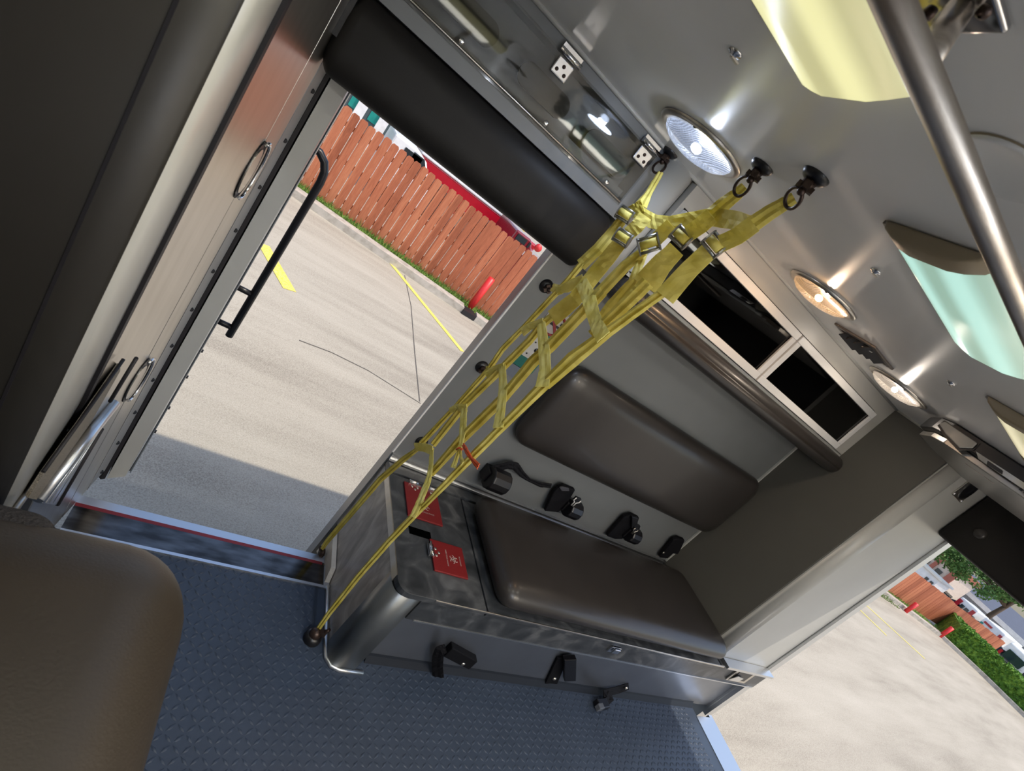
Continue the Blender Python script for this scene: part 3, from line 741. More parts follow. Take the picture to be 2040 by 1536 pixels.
def lamp(c, label, col, watts, glow):
    t = thing('round_ceiling_lamp', label, 'lamp', c, 'round ceiling lamps'); ax = (0, 0, -1)
    MB().lathe(c, ax, [(0, .074), (.003, .074), (.0055, .070), (.0055, .061), (.003, .060)], 40).build('bezel', 'steel', t)
    MB().lathe(Vector(c)-Vector((0, 0, .001)), ax, [(.0002, .0), (.0002, .030), (.0012, .050), (.0035, .061)], 32).build('reflector', 'refl', t)
    lm = M['lens'].copy(); lm.name = 'lens_glow'; ln = lm.node_tree; em = ln.nodes.new('ShaderNodeEmission'); ad = ln.nodes.new('ShaderNodeAddShader')
    wv = ln.nodes.new('ShaderNodeTexWave'); wv.inputs['Scale'].default_value = 75; wv.bands_direction = 'X'; wv.inputs['Distortion'].default_value = 1.5
    gp = ln.nodes.new('ShaderNodeNewGeometry'); ln.links.new(gp.outputs['Position'], wv.inputs[0])
    rr = ln.nodes.new('ShaderNodeValToRGB'); ln.links.new(wv.outputs['Fac'], rr.inputs[0]); rr.color_ramp.elements[0].color = (col[0]*.35, col[1]*.35, col[2]*.35, 1); rr.color_ramp.elements[1].color = (*col, 1)
    ln.links.new(rr.outputs[0], em.inputs[0]); em.inputs[1].default_value = .34
    mo = ln.nodes['Material Output']; src = mo.inputs[0].links[0].from_socket; ln.links.new(src, ad.inputs[0]); ln.links.new(em.outputs[0], ad.inputs[1]); ln.links.new(ad.outputs[0], mo.inputs[0])
    MB().lathe(c, ax, [(.004, .0615), (.010, .058), (.016, .048), (.020, .032), (.0215, .014), (.022, 0)], 32).build('lens', lm, t)
    for a in (.7, .7+PI):
        MB().lathe(Vector(c)+Vector((.0665*math.cos(a), .0665*math.sin(a), -.0055)), ax, [(0, .003), (.0012, .0025), (.0015, 0)], 8).build('screw', 'bgrey', t)
    MB().sphere(Vector(c)+Vector((0, 0, -.009)), .0065, 12, (1.6, 1, 1)).build('bulb', emis('bulb_'+label[:4].strip(), col, glow), t)
    L = bpy.data.lights.new('lamp_glow', 'AREA'); L.shape = 'DISK'; L.size = .06*S; L.energy = watts; L.color = col
    lo = bpy.data.objects.new('lamp_glow', L); COL.objects.link(lo); lo.parent = t; lo.location = (0, 0, -.0235*S)
    L = bpy.data.lights.new('bulb_glow', 'POINT'); L.shadow_soft_size = .008*S; L.energy = 1.5+watts*.2; L.color = [.35+.65*v_ for v_ in col]
    lo = bpy.data.objects.new('bulb_glow', L); COL.objects.link(lo); lo.parent = t; lo.location = (0, 0, -.0150*S)
    return t
lamp((.450, .716, .2045), 'round lit ceiling lamp with bluish glare, nearest the forward cupboard', (.62, .74, 1.0), .9, 14)
lamp((.893, .722, .2045), 'round ceiling lamp glowing warm orange above the glass-door cupboard', (1.0, .55, .22), .6, 14)
lamp((1.333, .724, .2045), 'round pale ceiling lamp beside the rear ceiling console', (1.0, .80, .60), .6, 8)
lamp((.450, -.38, .2045), 'round bluish ceiling lamp on the far street side of the ceiling, forward', (.8, .88, 1.0), 12.0, 6)  # this row of three is out of view, added to fill the interior with light
lamp((.893, -.38, .2045), 'round warm ceiling lamp on the far street side of the ceiling, middle', (1.0, .85, .65), 12.0, 6)
lamp((1.333, -.38, .2045), 'round pale ceiling lamp on the far street side of the ceiling, rear', (1.0, .92, .80), 12.0, 6)

# ---- fluorescent ceiling lights
def tube_light(x0, x1, y0, y1, label, col, glow, capL, capR, watts):
    t = thing('fluorescent_light', label, 'light', ((x0+x1)/2, (y0+y1)/2, .1888), 'fluorescent ceiling lights')
    zt, zb = .2045, .1895; h = .007
    prof = [(y0, zt), (y0+.006, zb+h), (y0+.020, zb+.003), (y0+.034, zb), (y1-.034, zb), (y1-.020, zb+.003), (y1-.006, zb+h), (y1, zt)]
    E_ = MAT('diffuser_'+label[:6].strip(), (.75, .73, .62, 1), .35)
    n = E_.n.new('ShaderNodeTexWave'); n.bands_direction = 'Y'; n.wave_profile = 'SIN'; n.inputs['Scale'].default_value = 6.2/S*.99; n.inputs['Distortion'].default_value = .6
    E_.l.new(E_.tc.outputs['Position'], n.inputs[0])
    r = E_.n.new('ShaderNodeValToRGB'); r.color_ramp.elements[0].position = .1; r.color_ramp.elements[1].position = .9
    r.color_ramp.elements[0].color = (col[0]*.55, col[1]*.55, col[2]*.50, 1); r.color_ramp.elements[1].color = (*col, 1)
    E_.l.new(n.outputs['Fac'], r.inputs[0]); E_.l.new(r.outputs[0], E_.b.inputs['Emission Color']); E_.b.inputs['Emission Strength'].default_value = glow
    mb = MB().prism([(x0+.024*capL, y, z) for y, z in prof], (x1-x0-.024*(capL+capR), 0, 0)); o_ = mb.build('diffuser', E_.m, t)
    for p in o_.data.polygons: p.use_smooth = abs(p.normal.x) < .5
    for f_, xa in ((capL, x0), (capR, x1-.026)):
        if f_:
            cpf = [(y0-.002, zt), (y0+.004, zb+h), (y0+.018, zb+.001), (y0+.033, zb-.002), (y1-.033, zb-.002), (y1-.018, zb+.001), (y1-.004, zb+h), (y1+.002, zt)]
            MB().prism([(xa, y, z) for y, z in cpf], (.026, 0, 0)).build('end_cap', 'beige', t, bevel=.003, seg=3)
    MB().box(x0+.004, x1-.004, y0-.010, y1+.004, .2012, .2047).build('base_tray', plain('tray_brown', (.20, .175, .15, 1), .4, .3), t)
    L = bpy.data.lights.new('tube_glow', 'AREA'); L.shape = 'RECTANGLE'; L.size = (x1-x0)*.8*S; L.size_y = .09*S; L.energy = watts; L.color = (1, .97, .86)
    lo = bpy.data.objects.new('tube_glow', L); COL.objects.link(lo); lo.parent = t; lo.location = (0, 0, -.003*S)
    return t
tube_light(-.12, .287, .292, .402, 'long fluorescent light glowing yellow on the ceiling, nearest the viewer', (.84, .81, .38), .88, 1, 0, 1.2)
tube_light(.487, .742, .300, .406, 'fluorescent light glowing pale turquoise with beige end cap, middle of the ceiling row', (.46, .80, .70), .92, 1, 0, 1.2)
tube_light(.945, 1.20, .300, .412, 'pale yellow fluorescent light at the far end of the ceiling row', (.86, .78, .50), .85, 1, 1, 1.2)

# ---- overhead grab rail
gr = thing('ceiling_rail', 'long worn steel grab rail hanging under the ceiling', 'rail', (.3, .22, .154))
MB().tube([(-.25, .22, .154), (1.45, .22, .154)], .0074, 20).build('rail_tube', 'rail', gr)
for xb, yb in ((.216, .254), (1.25, .254)):
    b = MB().cyl((xb-.011, .222, .157), (xb+.009, yb-.002, .2045), .0068, seg=16).build('stand_off', 'rail', gr)
    MB().box(xb-.024, xb+.024, yb-.024, yb+.024, .2000, .2048).build('mounting_plate', 'chrome', b, bevel=.003, seg=3)
    for sx_, sy_ in ((.009, .013), (.009, -.017), (-.012, .013), (-.012, -.017)):
        MB().lathe((xb+sx_, yb+sy_, .2), (0, 0, -1), [(0, .0036), (.002, .0032), (.003, .001)], 10).build('screw', 'brown', b)

# ---- blank round cover
cv = thing('round_cover', 'large round pale blank cover on the ceiling behind the grab rail', 'cover', (.359, .264, .2))
MB().lathe((.359, .264, .2048), (0, 0, -1), [(0, .0334), (.002, .0332), (.003, .0315), (.0022, .029), (.0022, 0)], 48).build('cover_disc', 'ceil', cv)
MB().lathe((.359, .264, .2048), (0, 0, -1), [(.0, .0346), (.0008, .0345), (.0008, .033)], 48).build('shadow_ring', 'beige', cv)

# ---- recessed ceiling air vent
vt = thing('ceiling_vent', 'bronze louvred air vent recessed in the ceiling between two round lamps', 'vent', (1.115, .72, .2))
vx0, vx1, vy0, vy1 = 1.060, 1.165, .668, .778
MB().box(vx0, vx1, vy0, vy0+.012, .2005, .205).box(vx0, vx1, vy1-.012, vy1, .2005, .205).box(vx0, vx0+.012, vy0+.012, vy1-.012, .2005, .205).box(vx1-.012, vx1, vy0+.012, vy1-.012, .2005, .205).build('bezel', plain('bronze_bezel', (.20, .17, .15, 1), .35, .6), vt, bevel=.001)
MB().box(vx0+.012, vx1-.012, vy0+.012, vy1-.012, .2035, .2052).build('dark_throat', 'gask', vt)
for k in range(4):
    y = vy0+.024+k*.020
    MB().obox((1.1125, y, .197), (.038, 0, 0), (0, .008, -.0065), (0, .0008, .0008)).build('louvre', 'gask', vt)
MB().cyl((1.09, vy0+.016, .197), (1.09, vy1-.016, .197), .0012, seg=6).build('linkage', 'steel', vt)

# ---- small ceiling clips
for (px, py), lab in (((1465, 105), 'small chrome clip on the bare ceiling above the yellow fluorescent light'), ((1745, 540), 'small chrome clip on the ceiling beside the turquoise fluorescent light'), ((1895, 762), 'small chrome clip on the ceiling between turquoise and far pale yellow lights')):
    c = on(px, py, 'z', .2048)
    t = thing('ceiling_clip', lab, 'clip', c, 'ceiling clips')
    MB().lathe(c, (0, 0, -1), [(0, .0075), (.0015, .0072), (.002, .004), (.0035, .0035), (.004, 0)], 14).build('clip_base', 'chrome', t)
    MB().obox(c+Vector((.004, 0, -.004)), (.005, 0, 0), (0, .002, 0), (0, 0, .0008)).build('tongue', 'steel', t)

# ---- console over the rear door
cs = thing('rear_console', 'black and silver equipment console across the ceiling by the rear door', 'console', (1.5, .3, .15))
foot = [(1.44, .672), (1.345, .610), (1.315, .570), (1.315, -.35), (1.72, -.35), (1.72, .628), (1.56, .672)]
MB().prism([(x, y, .172) for x, y in foot], (0, 0, .0325)).build('housing', 'blk', cs, bevel=.003)
MB().prism([(x+.018, y-.006, .158) for x, y in foot[:4]]+[(1.70, -.35, .158), (1.70, .622, .158), (1.56, .664, .158)], (0, 0, .0135)).build('lower_shell', plain('console_shell', (.34, .33, .31, 1), .28, .7), cs, bevel=.002)
plate([(1945, 900), (2060, 975), (2060, 990), (1950, 915)], 'x', 1.312, .003).build('chrome_strip', 'chrome', cs)
plate([(1872, 846), (1884, 841), (1948, 884), (1938, 894), (1912, 893), (1885, 866)], 'x', 1.313, .006).build('window_lens', plain('pale_lens', (.42, .40, .36, 1), .12, spec=.8), cs, bevel=.002)
plate([(1868, 848), (1882, 838), (1953, 884), (1940, 898), (1908, 897), (1880, 868)], 'x', 1.3145, .0015).build('lens_surround', 'blk', cs)
plate([(1968, 918), (1998, 938), (1996, 945), (1966, 926)], 'x', 1.3085, .002).build('black_control', 'blk', cs)
for k in range(6):
    MB().box(1.319, 1.3215, .36+k*.009, .365+k*.009, .165, .170).build('indicator', 'blk', cs)
for k in range(14):
    MB().box(1.40, 1.404, .47+k*.0045, .4725+k*.0045, .1572, .158).build('print_mark', 'wprint', cs)

# ---- round speaker on the rear pillar
sp = thing('pillar_speaker', 'small round black speaker on a square steel plate high on the rear pillar', 'speaker', on(1930, 978, 'y', .636))
c = on(1931, 977, 'y', .636)
q_ = [on(x, y, 'y', .636) for x, y in ((1896, 983), (1912, 1000), (1958, 962), (1941, 946))]
c = Vector((1.823, .636, .153))
MB().box(1.777, 1.861, .6325, .6365, .114, .191).build('plate', 'steel', sp, bevel=.001)
MB().lathe((c.x, .6325, c.z), (0, -1, 0), [(0, .034), (.002, .033), (.003, .028), (.0015, .023), (.003, .010), (.004, 0)], 28).build('cone_grille', 'blk', sp)
for a in (-1, 1):
    for b in (-1, 1):
        MB().lathe((c.x-.004+a*.036, .6325, c.z+b*.033), (0, -1, 0), [(0, .0036), (.002, .003), (.0025, 0)], 8).build('screw', 'chrome', sp)

# ---- seat belts on the wall
def drum(t, px, py, y, r=.027, L=.046):
    c = on(px, py, 'y', y); ax = Vector((1, 0, 0))
    mb = MB().lathe(c-ax*L/2, ax, [(0, 0), (0, r*.9), (.004, r), (L-.004, r), (L, r*.9), (L, 0)], 12).box(c.x-L/2-.006, c.x+L/2, y, .985, c.z-.020, c.z+.016)
    o_ = mb.build('reel_housing', 'blk', t, bevel=.0015)
    for q1 in o_.data.polygons: q1.use_smooth = False
    return c
b1 = thing('seat_belt', 'black seat belt reel with twisted webbing on the wall, nearest the doorway', 'seat belt', on(990, 955, 'y', .96), 'seat belts on the wall')
drum(b1, 990, 957, .948, .033, .062)
MB().ribbon(pxp([(985, 935), (1012, 927), (1027, 929), (1040, 945), (1055, 957), (1078, 966), (1098, 968)], 'y', .958), [.024, .022, .024, .018, .010, .016, .014], (0, -1, .2), fold=.001, seed=5).build('webbing', 'blkweb', b1)
b2 = thing('seat_belt', 'black seat belt on the wall with broad folded strap and white latch tongue', 'seat belt', on(1125, 1000, 'y', .96), 'seat belts on the wall')
plate([(1108, 966), (1120, 961), (1143, 970), (1130, 992), (1110, 1014), (1082, 1012), (1100, 975)], 'y', .972, .014).build('buckle_strap', 'blkweb', b2, bevel=.003)
plate([(1114, 970), (1118, 968), (1132, 971), (1133, 976), (1118, 976)], 'y', .956, .005).build('buckle', plain('grey_plastic', (.06, .06, .07, 1), .3), b2, bevel=.001)
drum(b2, 1140, 1014, .951, .029, .048)
def tongue(t, px, py, y, mat='white', s_=1):
    c = on(px, py, 'y', y); pts = [(-.010, .014), (-.012, .004), (-.004, -.002), (-.0045, -.016), (.0045, -.017), (.0045, -.003), (.012, .002), (.013, .010)]
    MB().tube([c+Vector((a*s_, 0, b*s_)) for a, b in pts], .0016, 6).build('tongue', mat, t)
    MB().box(c.x-.011*s_, c.x+.011*s_, y, y+.008, c.z+.002, c.z+.015*s_).build('tongue_grip', 'blk', t, bevel=.001)
tongue(b2, 1147, 1000, .925)
b3 = thing('seat_belt', 'compact black seat belt cluster with small steel tongue, third along the wall', 'seat belt', on(1245, 1050, 'y', .96), 'seat belts on the wall')
plate([(1206, 1062), (1240, 1024), (1256, 1019), (1270, 1026), (1262, 1050), (1236, 1068), (1222, 1068)], 'y', .975, .014).build('buckle_strap', 'blkweb', b3, bevel=.003)
plate([(1257, 1026), (1269, 1029), (1268, 1042), (1274, 1045), (1272, 1051), (1256, 1048)], 'y', .958, .008).build('buckle', 'blk', b3, bevel=.001)
drum(b3, 1260, 1066, .953, .027, .046); tongue(b3, 1264, 1058, .928, 'steel', .8)
b4 = thing('seat_belt', 'short black buckle strap on the wall in the rear corner', 'seat belt', on(1335, 1085, 'y', .96), 'seat belts on the wall')
plate([(1310, 1104), (1338, 1069), (1348, 1066), (1360, 1070), (1352, 1088), (1346, 1098), (1337, 1096), (1326, 1106)], 'y', .975, .016).build('buckle_strap', 'blkweb', b4, bevel=.003)
MB().lathe(on(1322, 1101, 'y', .957), (0, -1, 0), [(0, .0045), (.002, .004), (.002, 0)], 10).build('bolt', 'steel', b4)
# ---- cot belts along the bench front
f1 = thing('seat_belt', 'looped black belt hanging from the bench front, nearest the bench corner post', 'seat belt', on(895, 1320, 'y', .64), 'seat belts on the bench front')
MB().ribbon(pxp([(888, 1292), (876, 1296), (872, 1310), (871, 1330), (873, 1349)], 'y', .622), [.020, .024, .027, .028, .028], (-.55, -.8, .2), fold=.0006, seed=31).build('hanging_loop', 'blkweb', f1)
MB().obox(on(917, 1306, 'y', .640), (on(943, 1317, 'y', .640)-on(893, 1290, 'y', .640))*.5, (0, .010, 0), (0, 0, .018)).build('buckle_strap', 'blkweb', f1, bevel=.002)
MB().lathe(on(922, 1321, 'y', .633), (0, -1, 0), [(0, .0055), (.004, .005), (.005, 0)], 10).build('bolt', 'steel', f1)
f2 = thing('seat_belt', 'black belt buckle folded flat against the middle of the bench front', 'seat belt', on(1115, 1330, 'y', .64), 'seat belts on the bench front')
plate([(1084, 1356), (1108, 1305), (1122, 1304), (1124, 1318), (1108, 1357), (1094, 1355)], 'y', .650, .010).build('buckle_strap', 'blkweb', f2, bevel=.002)
plate([(1121, 1304), (1145, 1303), (1144, 1346), (1121, 1347)], 'y', .638, .016).build('buckle', 'blk', f2, bevel=.002)
MB().lathe(on(1104, 1351, 'y', .641), (0, -1, 0), [(0, .0055), (.004, .005), (.005, 0)], 10).build('bolt', 'steel', f2)
f3 = thing('seat_belt', 'black belt with buckle lying on the floor at the bench base', 'seat belt', (1.42, .62, -1), 'seat belts on the bench front')
MB().ribbon([on(1252, 1367, 'y', .642), on(1232, 1374, 'y', .636), on(1205, 1381, 'y', .625), (1.445, .618, -.985), (1.405, .606, -.990)], [.020, .022, .023, .024, .024], (-.3, -.8, .6), th=.003, seed=33).build('webbing', 'blkweb', f3)
MB().obox((1.395, .600, -.988), (.024, .004, 0), (-.003, .014, 0), (0, 0, .010)).build('buckle', 'blk', f3, bevel=.003)
MB().obox((1.378, .590, -.986), (.012, .002, 0), (-.001, .008, 0), (0, 0, .009)).build('press_button', plain('button_grey', (.12, .13, .15, 1), .4), f3, bevel=.002)
MB().lathe(on(1247, 1370, 'y', .636), (0, -1, 0), [(0, .0055), (.004, .005), (.005, 0)], 10).build('bolt', 'steel', f3)

# ---- notices and outlet on the wall
ns = thing('no_smoking_sticker', 'small square no-smoking sticker behind the yellow net', 'sticker', (.632, .985, -.195))
c = on(1104, 648, 'y', .984)
MB().box(c.x-.034, c.x+.034, .9835, .985, c.z-.036, c.z+.036).build('sticker_face', plain('faded_white', (.36, .33, .31, 1), .5), ns)
MB().tube([(c.x+.026*math.cos(a), .983, c.z+.026*math.sin(a)) for a in [2*PI*k/28 for k in range(28)]], .0034, 6, closed=True).obox((c.x, .983, c.z), Vector((.026, 0, -.026))*.72, (0, .001, 0), Vector((.0025, 0, .0025))).build('red_ring', 'red', ns)
MB().box(c.x-.018, c.x+.016, .9828, .9832, c.z-.003, c.z+.003).box(c.x+.012, c.x+.015, .9828, .9832, c.z+.006, c.z+.014).build('cigarette_mark', 'gask', ns)
ox = thing('wall_outlet', 'green and white outlet plate behind the yellow net', 'outlet', (.64, .985, -.29))
c = on(1060, 697, 'y', .984)
MB().box(c.x-.030, c.x+.042, .980, .985, c.z-.052, c.z+.050).build('green_plate', 'green', ox, bevel=.001)
MB().box(c.x-.018, c.x+.030, .9775, .9805, c.z-.022, c.z+.036).build('white_face', plain('outlet_white', (.45, .44, .42, 1), .5), ox, bevel=.001)
for dx, dz, r in ((.006, .006, .0055), (-.010, .022, .002), (.020, .022, .002), (-.010, -.012, .002), (.020, -.012, .002)):
    MB().lathe((c.x+dx, .9775, c.z+dz), (0, -1, 0), [(0, r), (.0012, r), (.0012, 0)], 12).build('port', 'blk', ox)
MB().box(c.x-.030, c.x+.042, .981, .985, c.z-.085, c.z-.053).build('grey_label', plain('label_grey', (.12, .14, .18, 1), .5), ox)

# ---- attendant seat close to the camera
st = thing('attendant_seat', 'taupe vinyl attendant seat with rounded edge close to the viewer', 'seat', (-.15, .15, -1))
rsolid(-.46, .116, -.40, .400, -.60, -.452, (.072, .085, .060), 'seat_pad', 'seatv', st, axis='z', sgn=1, puff=.006)
rsolid(-.34, -.004, .325, .405, -.66, -.468, (.03, .03, .03), 'carpeted_bolster', 'fuzz', st)
MB().cyl((-.15, .0, -1), (-.15, .0, -.98), .16).cyl((-.15, 0, -.98), (-.15, 0, -.60), .045).build('pedestal', 'steel', st)
# ================================================================ outside
GZ = -1.55
q = MAT('exposed_concrete', (.50, .45, .38, 1), .95, spec=.1)
n1 = q.noise(.8, 7, (.28, 1.5, 1), (0, 0, .18)); n2 = q.noise(130, 3); n3 = q.noise(3.0, 8, (.25, 1.6, 1), (0, 0, .18))
mx = q.n.new('ShaderNodeMix'); mx.data_type = 'FLOAT'; mx.inputs[0].default_value = .58; q.l.new(n1, mx.inputs[2]); q.l.new(n2, mx.inputs[3])
mx2 = q.n.new('ShaderNodeMix'); mx2.data_type = 'FLOAT'; mx2.inputs[0].default_value = .22; q.l.new(mx.outputs[0], mx2.inputs[2]); q.l.new(n3, mx2.inputs[3])
q.ramp(mx2.outputs[0], [(.36, (.27, .24, .195)), (.50, (.42, .38, .31)), (.66, (.52, .475, .395))]); q.bump(n2, .5, .004); M['conc'] = q.m
def wvd(name, c1, c2, c3, sc, st=(1, 1, 1), rough=.8):
    q = MAT(name, c2, rough); q.ramp(q.noise(sc, 6, st), [(.3, c1), (.5, c2), (.7, c3)]); q.bump(q.noise(sc*3, 4, st), .4, .004); return q.m
M['curb'] = wvd('kerb_concrete', (.34, .30, .25), (.46, .42, .36), (.55, .50, .44), 8)
M['grass'] = wvd('grass_green', (.06, .13, .015), (.12, .22, .03), (.22, .30, .06), 14)
M['hedge'] = wvd('hedge_green', (.05, .13, .01), (.11, .24, .02), (.22, .38, .04), 9)
M['leaf'] = wvd('tree_leaf', (.04, .10, .02), (.09, .19, .04), (.16, .28, .08), 3)
M['bark'] = plain('bark', (.10, .07, .05, 1), .9, bump=.6, bs=40, bd=.02)
# pickets: colour changes board by board
q = MAT('cedar_board', (.42, .14, .06, 1), .75)
sep = q.n.new('ShaderNodeSeparateXYZ'); q.l.new(q.tc.outputs['Position'], sep.inputs[0])
dv = q.n.new('ShaderNodeMath'); dv.operation = 'DIVIDE'; dv.inputs[1].default_value = .0925*S*.984; q.l.new(sep.outputs[0], dv.inputs[0])
fl_ = q.n.new('ShaderNodeMath'); fl_.operation = 'FLOOR'; q.l.new(dv.outputs[0], fl_.inputs[0])
wn = q.n.new('ShaderNodeTexWhiteNoise'); wn.noise_dimensions = '1D'; q.l.new(fl_.outputs[0], wn.inputs['W'])
gn = q.noise(7, 8, (6, 6, .6), dist=1.2)
mx = q.n.new('ShaderNodeMix'); mx.data_type = 'FLOAT'; mx.inputs[0].default_value = .6; q.l.new(wn.outputs[0], mx.inputs[2]); q.l.new(gn, mx.inputs[3])
q.ramp(mx.outputs[0], [(.2, (.28, .075, .030)), (.5, (.44, .130, .058)), (.8, (.58, .21, .10))]); q.bump(gn, .4, .004); M['cedar'] = q.m

struct('floor_outside_pavement', MB().box(-30, 60, -30, 40, GZ-.1, GZ), 'conc')
def fy(x): return 6.09-.182*x          # side fence line
def cy_(x): return 5.70-.182*x         # kerb line
d_ = Vector((1, -.182, 0)).normalized(); nrm_ = Vector((.182, 1, 0)).normalized()
# kerb with rounded nose; grass strip
def strip(pts, w, h, name, mat, label, cat, group=None, bev=.02, z0=GZ-.02):
    L = [Vector((*p, 0)) for p in pts]; mb = MB(); A = []
    for i, p in enumerate(L):
        t = (L[min(i+1, len(L)-1)]-L[max(i-1, 0)]).normalized(); n = Vector((-t.y, t.x, 0)); A.append((p, p+n*w))
    for i in range(len(L)-1):
        a, b = A[i]; c, d = A[i+1]
        v = [(a.x, a.y, z0), (b.x, b.y, z0), (d.x, d.y, z0), (c.x, c.y, z0), (a.x, a.y, GZ+h), (b.x, b.y, GZ+h), (d.x, d.y, GZ+h), (c.x, c.y, GZ+h)]
        f = [(0, 1, 2, 3)[::-1], (4, 5, 6, 7), (0, 4, 7, 3), (1, 2, 6, 5)]
        if i == 0: f.append((0, 1, 5, 4))
        if i == len(L)-2: f.append((3, 7, 6, 2))
        mb.add(v, [x[::-1] for x in f])
    o = mb.build(name, mat, None)
    if label: tag(o, label, cat, group)
    return o
kp = [(-3, cy_(-3)), (0, cy_(0)), (2.33, cy_(2.33)), (2.34, cy_(2.34))]
o = strip([(-3, cy_(-3)), (1.2, cy_(1.2)), (2.30, cy_(2.30))], .16, .075, 'kerb', 'curb', 'pale concrete kerb below the wooden fence, left of the red bollard', 'kerb')
o = strip([(2.48, cy_(2.48)), (7, cy_(7)), (13.0, 3.95), (15.2, 3.33), (15.75, 2.6), (15.95, 1.6), (16.1, -2.5)], .16, .075, 'kerb', 'curb', 'pale concrete kerb running on past the bollards and curving along the hedge', 'kerb')
# black drain gap block
tag(MB().box(2.30, 2.48, cy_(2.4)-.01, cy_(2.4)+.16, GZ, GZ+.06).build('drain_opening', 'gask'), 'dark drain opening in the kerb beside the red bollard', 'drain')
gs = strip([(-3, cy_(-3)+.15), (7, cy_(7)+.15), (13.0, 4.10), (15.3, 3.48)], .42, .055, 'soil_strip', 'grass', None, None); gs['kind'] = 'structure'
random.seed(3)
gm = MB()
for k in range(9000):
    x = random.uniform(-1, 5) if k < 6500 else random.uniform(5, 15.2)
    if x < 12.9: y0 = cy_(x)
    else: y0 = 3.95-(x-12.9)*.28
    y = y0+.16+random.random()**1.5*.30; h = random.uniform(.02, .065)*(1 if random.random() < .9 else 1.8); a = random.uniform(0, PI); w = .006
    dx, dy = w*math.cos(a), w*math.sin(a); z = GZ+.05
    lx, ly = random.uniform(-.03, .03), random.uniform(-.03, .03)
    gm.add([(x-dx, y-dy, z), (x+dx, y+dy, z), (x+lx, y+ly, z+h)], [(0, 1, 2)])
tag(gm.build('grass', 'grass'), None, None, kind='stuff')
bpy.data.objects['grass']['label'] = 'green grass strip between kerb and wooden fence'; bpy.data.objects['grass']['category'] = 'grass'

# wooden fences
def fence(name, label, path, ztop, pitch=.0925, z0=GZ+.05, rails=True):
    t = thing(name, label, 'fence', (path[0][0], path[0][1], GZ)); mb = MB(); rl = MB()
    for i in range(len(path)-1):
        a = Vector((*path[i], 0)); b = Vector((*path[i+1], 0)); L = (b-a).length; u = (b-a)/L; n = Vector((-u.y, u.x, 0)); k = 0; s_ = 0
        while s_ < L:
            zz = ztop+random.uniform(-.008, .008); w = pitch-.006+random.uniform(-.002, .002); c = .022
            p = a+u*s_; tilt = random.uniform(-.003, .003)
            prof = [(0, z0), (w, z0), (w+tilt, zz-c), (w-c*.7+tilt, zz), (c*.7+tilt, zz), (tilt, zz-c)]
            mb.prism([(p.x+u.x*q1, p.y+u.y*q1, q2) for q1, q2 in prof], n*.012)
            s_ += pitch
        for z in (z0+.12, (z0+ztop)/2, ztop-.15):
            rl.obox((a+b)/2+n*.03+Vector((0, 0, z)), u*(L/2), n*.015, (0, 0, .025))
    mb.build('picket_run', 'cedar', t); rl.build('back_rail', 'cedar', t)
    return t
fence('wooden_fence', 'reddish cedar dog-eared picket fence seen through the side doorway', [(-2.2, fy(-2.2)), (8.5, fy(8.5))], -.545)
fence('wooden_fence', 'cedar fence seen through the rear doorway behind the two far bollards', [(10.5, 4.75), (13.5, 4.16), (15.6, 3.82)], -.815, .11)
fence('wooden_fence', 'shaded cedar fence section behind the hedge with a stepped end', [(15.7, 3.86), (16.6, 3.74), (18.6, 3.30)], -.845, .11)
# steel pole post bollards
def bollard(x, y, h, label, tilt=(0, 0)):
    t = thing('bollard', label, 'bollard', (x, y, GZ), None)
    MB().cyl((x, y, GZ), (x+tilt[0], y+tilt[1], GZ+h), .042, seg=20).lathe((x+tilt[0], y+tilt[1], GZ+h), (0, 0, 1), [(0, .042), (.008, .036), (.012, 0)], 20).build('post', 'redpaint', t)
    MB().lathe((x, y, GZ), (0, 0, 1), [(0, .075), (.006, .07), (.006, .04)], 16).build('footing', 'curb', t)
c = on(930, 620, 'z', GZ); bollard(c.x, c.y, .50, 'red steel bollard by the kerb gap seen through the side doorway')
c = on(1803, 1219, 'z', GZ); bollard(c.x, c.y, .29, 'red bollard in front of the sunlit cedar fence through the rear doorway')
c = on(1871, 1268, 'z', GZ); bollard(c.x, c.y, .33, 'red bollard standing before the clipped hedge through the rear doorway')
# painted parking lines
def line(p0, p1, w, label):
    a = on(*p0, 'z', GZ+.002) if len(p0) == 2 else Vector(p0); b = on(*p1, 'z', GZ+.002) if len(p1) == 2 else Vector(p1); u = (b-a).normalized(); n = Vector((-u.y, u.x, 0))*w/2
    m_ = MB().prism([a-n, b-n, b+n, a+n], (0, 0, .002)); tag(m_.build('parking_line', 'yellowpaint'), label, 'line', 'parking lines')
line((775, 520), (921, 700), .060, 'long thin yellow parking line reaching the kerb beside the doorway view')
line((524, 486), (577, 578), .10, 'short broad yellow stripe near the grab bar')
line((1726, 1206), (1842, 1312), .05, 'faded yellow line nearest the kerb through the rear doorway')
line((1710, 1212), (1766, 1266), .05, 'short faded yellow line, second from the kerb through the rear doorway')
def crack(pts, label):
    P = [on(a, b, 'z', GZ+.001) for a, b in pts]
    mb = MB()
    for a, b in zip(P, P[1:]):
        u = (b-a).normalized(); n = Vector((-u.y, u.x, 0))*.004; mb.prism([a-n, b-n, b+n, a+n], (0, 0, .0012))
    tag(mb.build('pavement_joint', plain('joint_dark', (.10, .09, .08, 1), .9)), label, 'joint', 'pavement joints')
crack([(806, 548), (819, 610), (826, 700), (836, 800)], 'thin dark joint running towards the bench beside the yellow parking line')
crack([(596, 678), (660, 702), (733, 738), (800, 780), (838, 804)], 'thin dark joint crossing the pavement to the doorway edge')

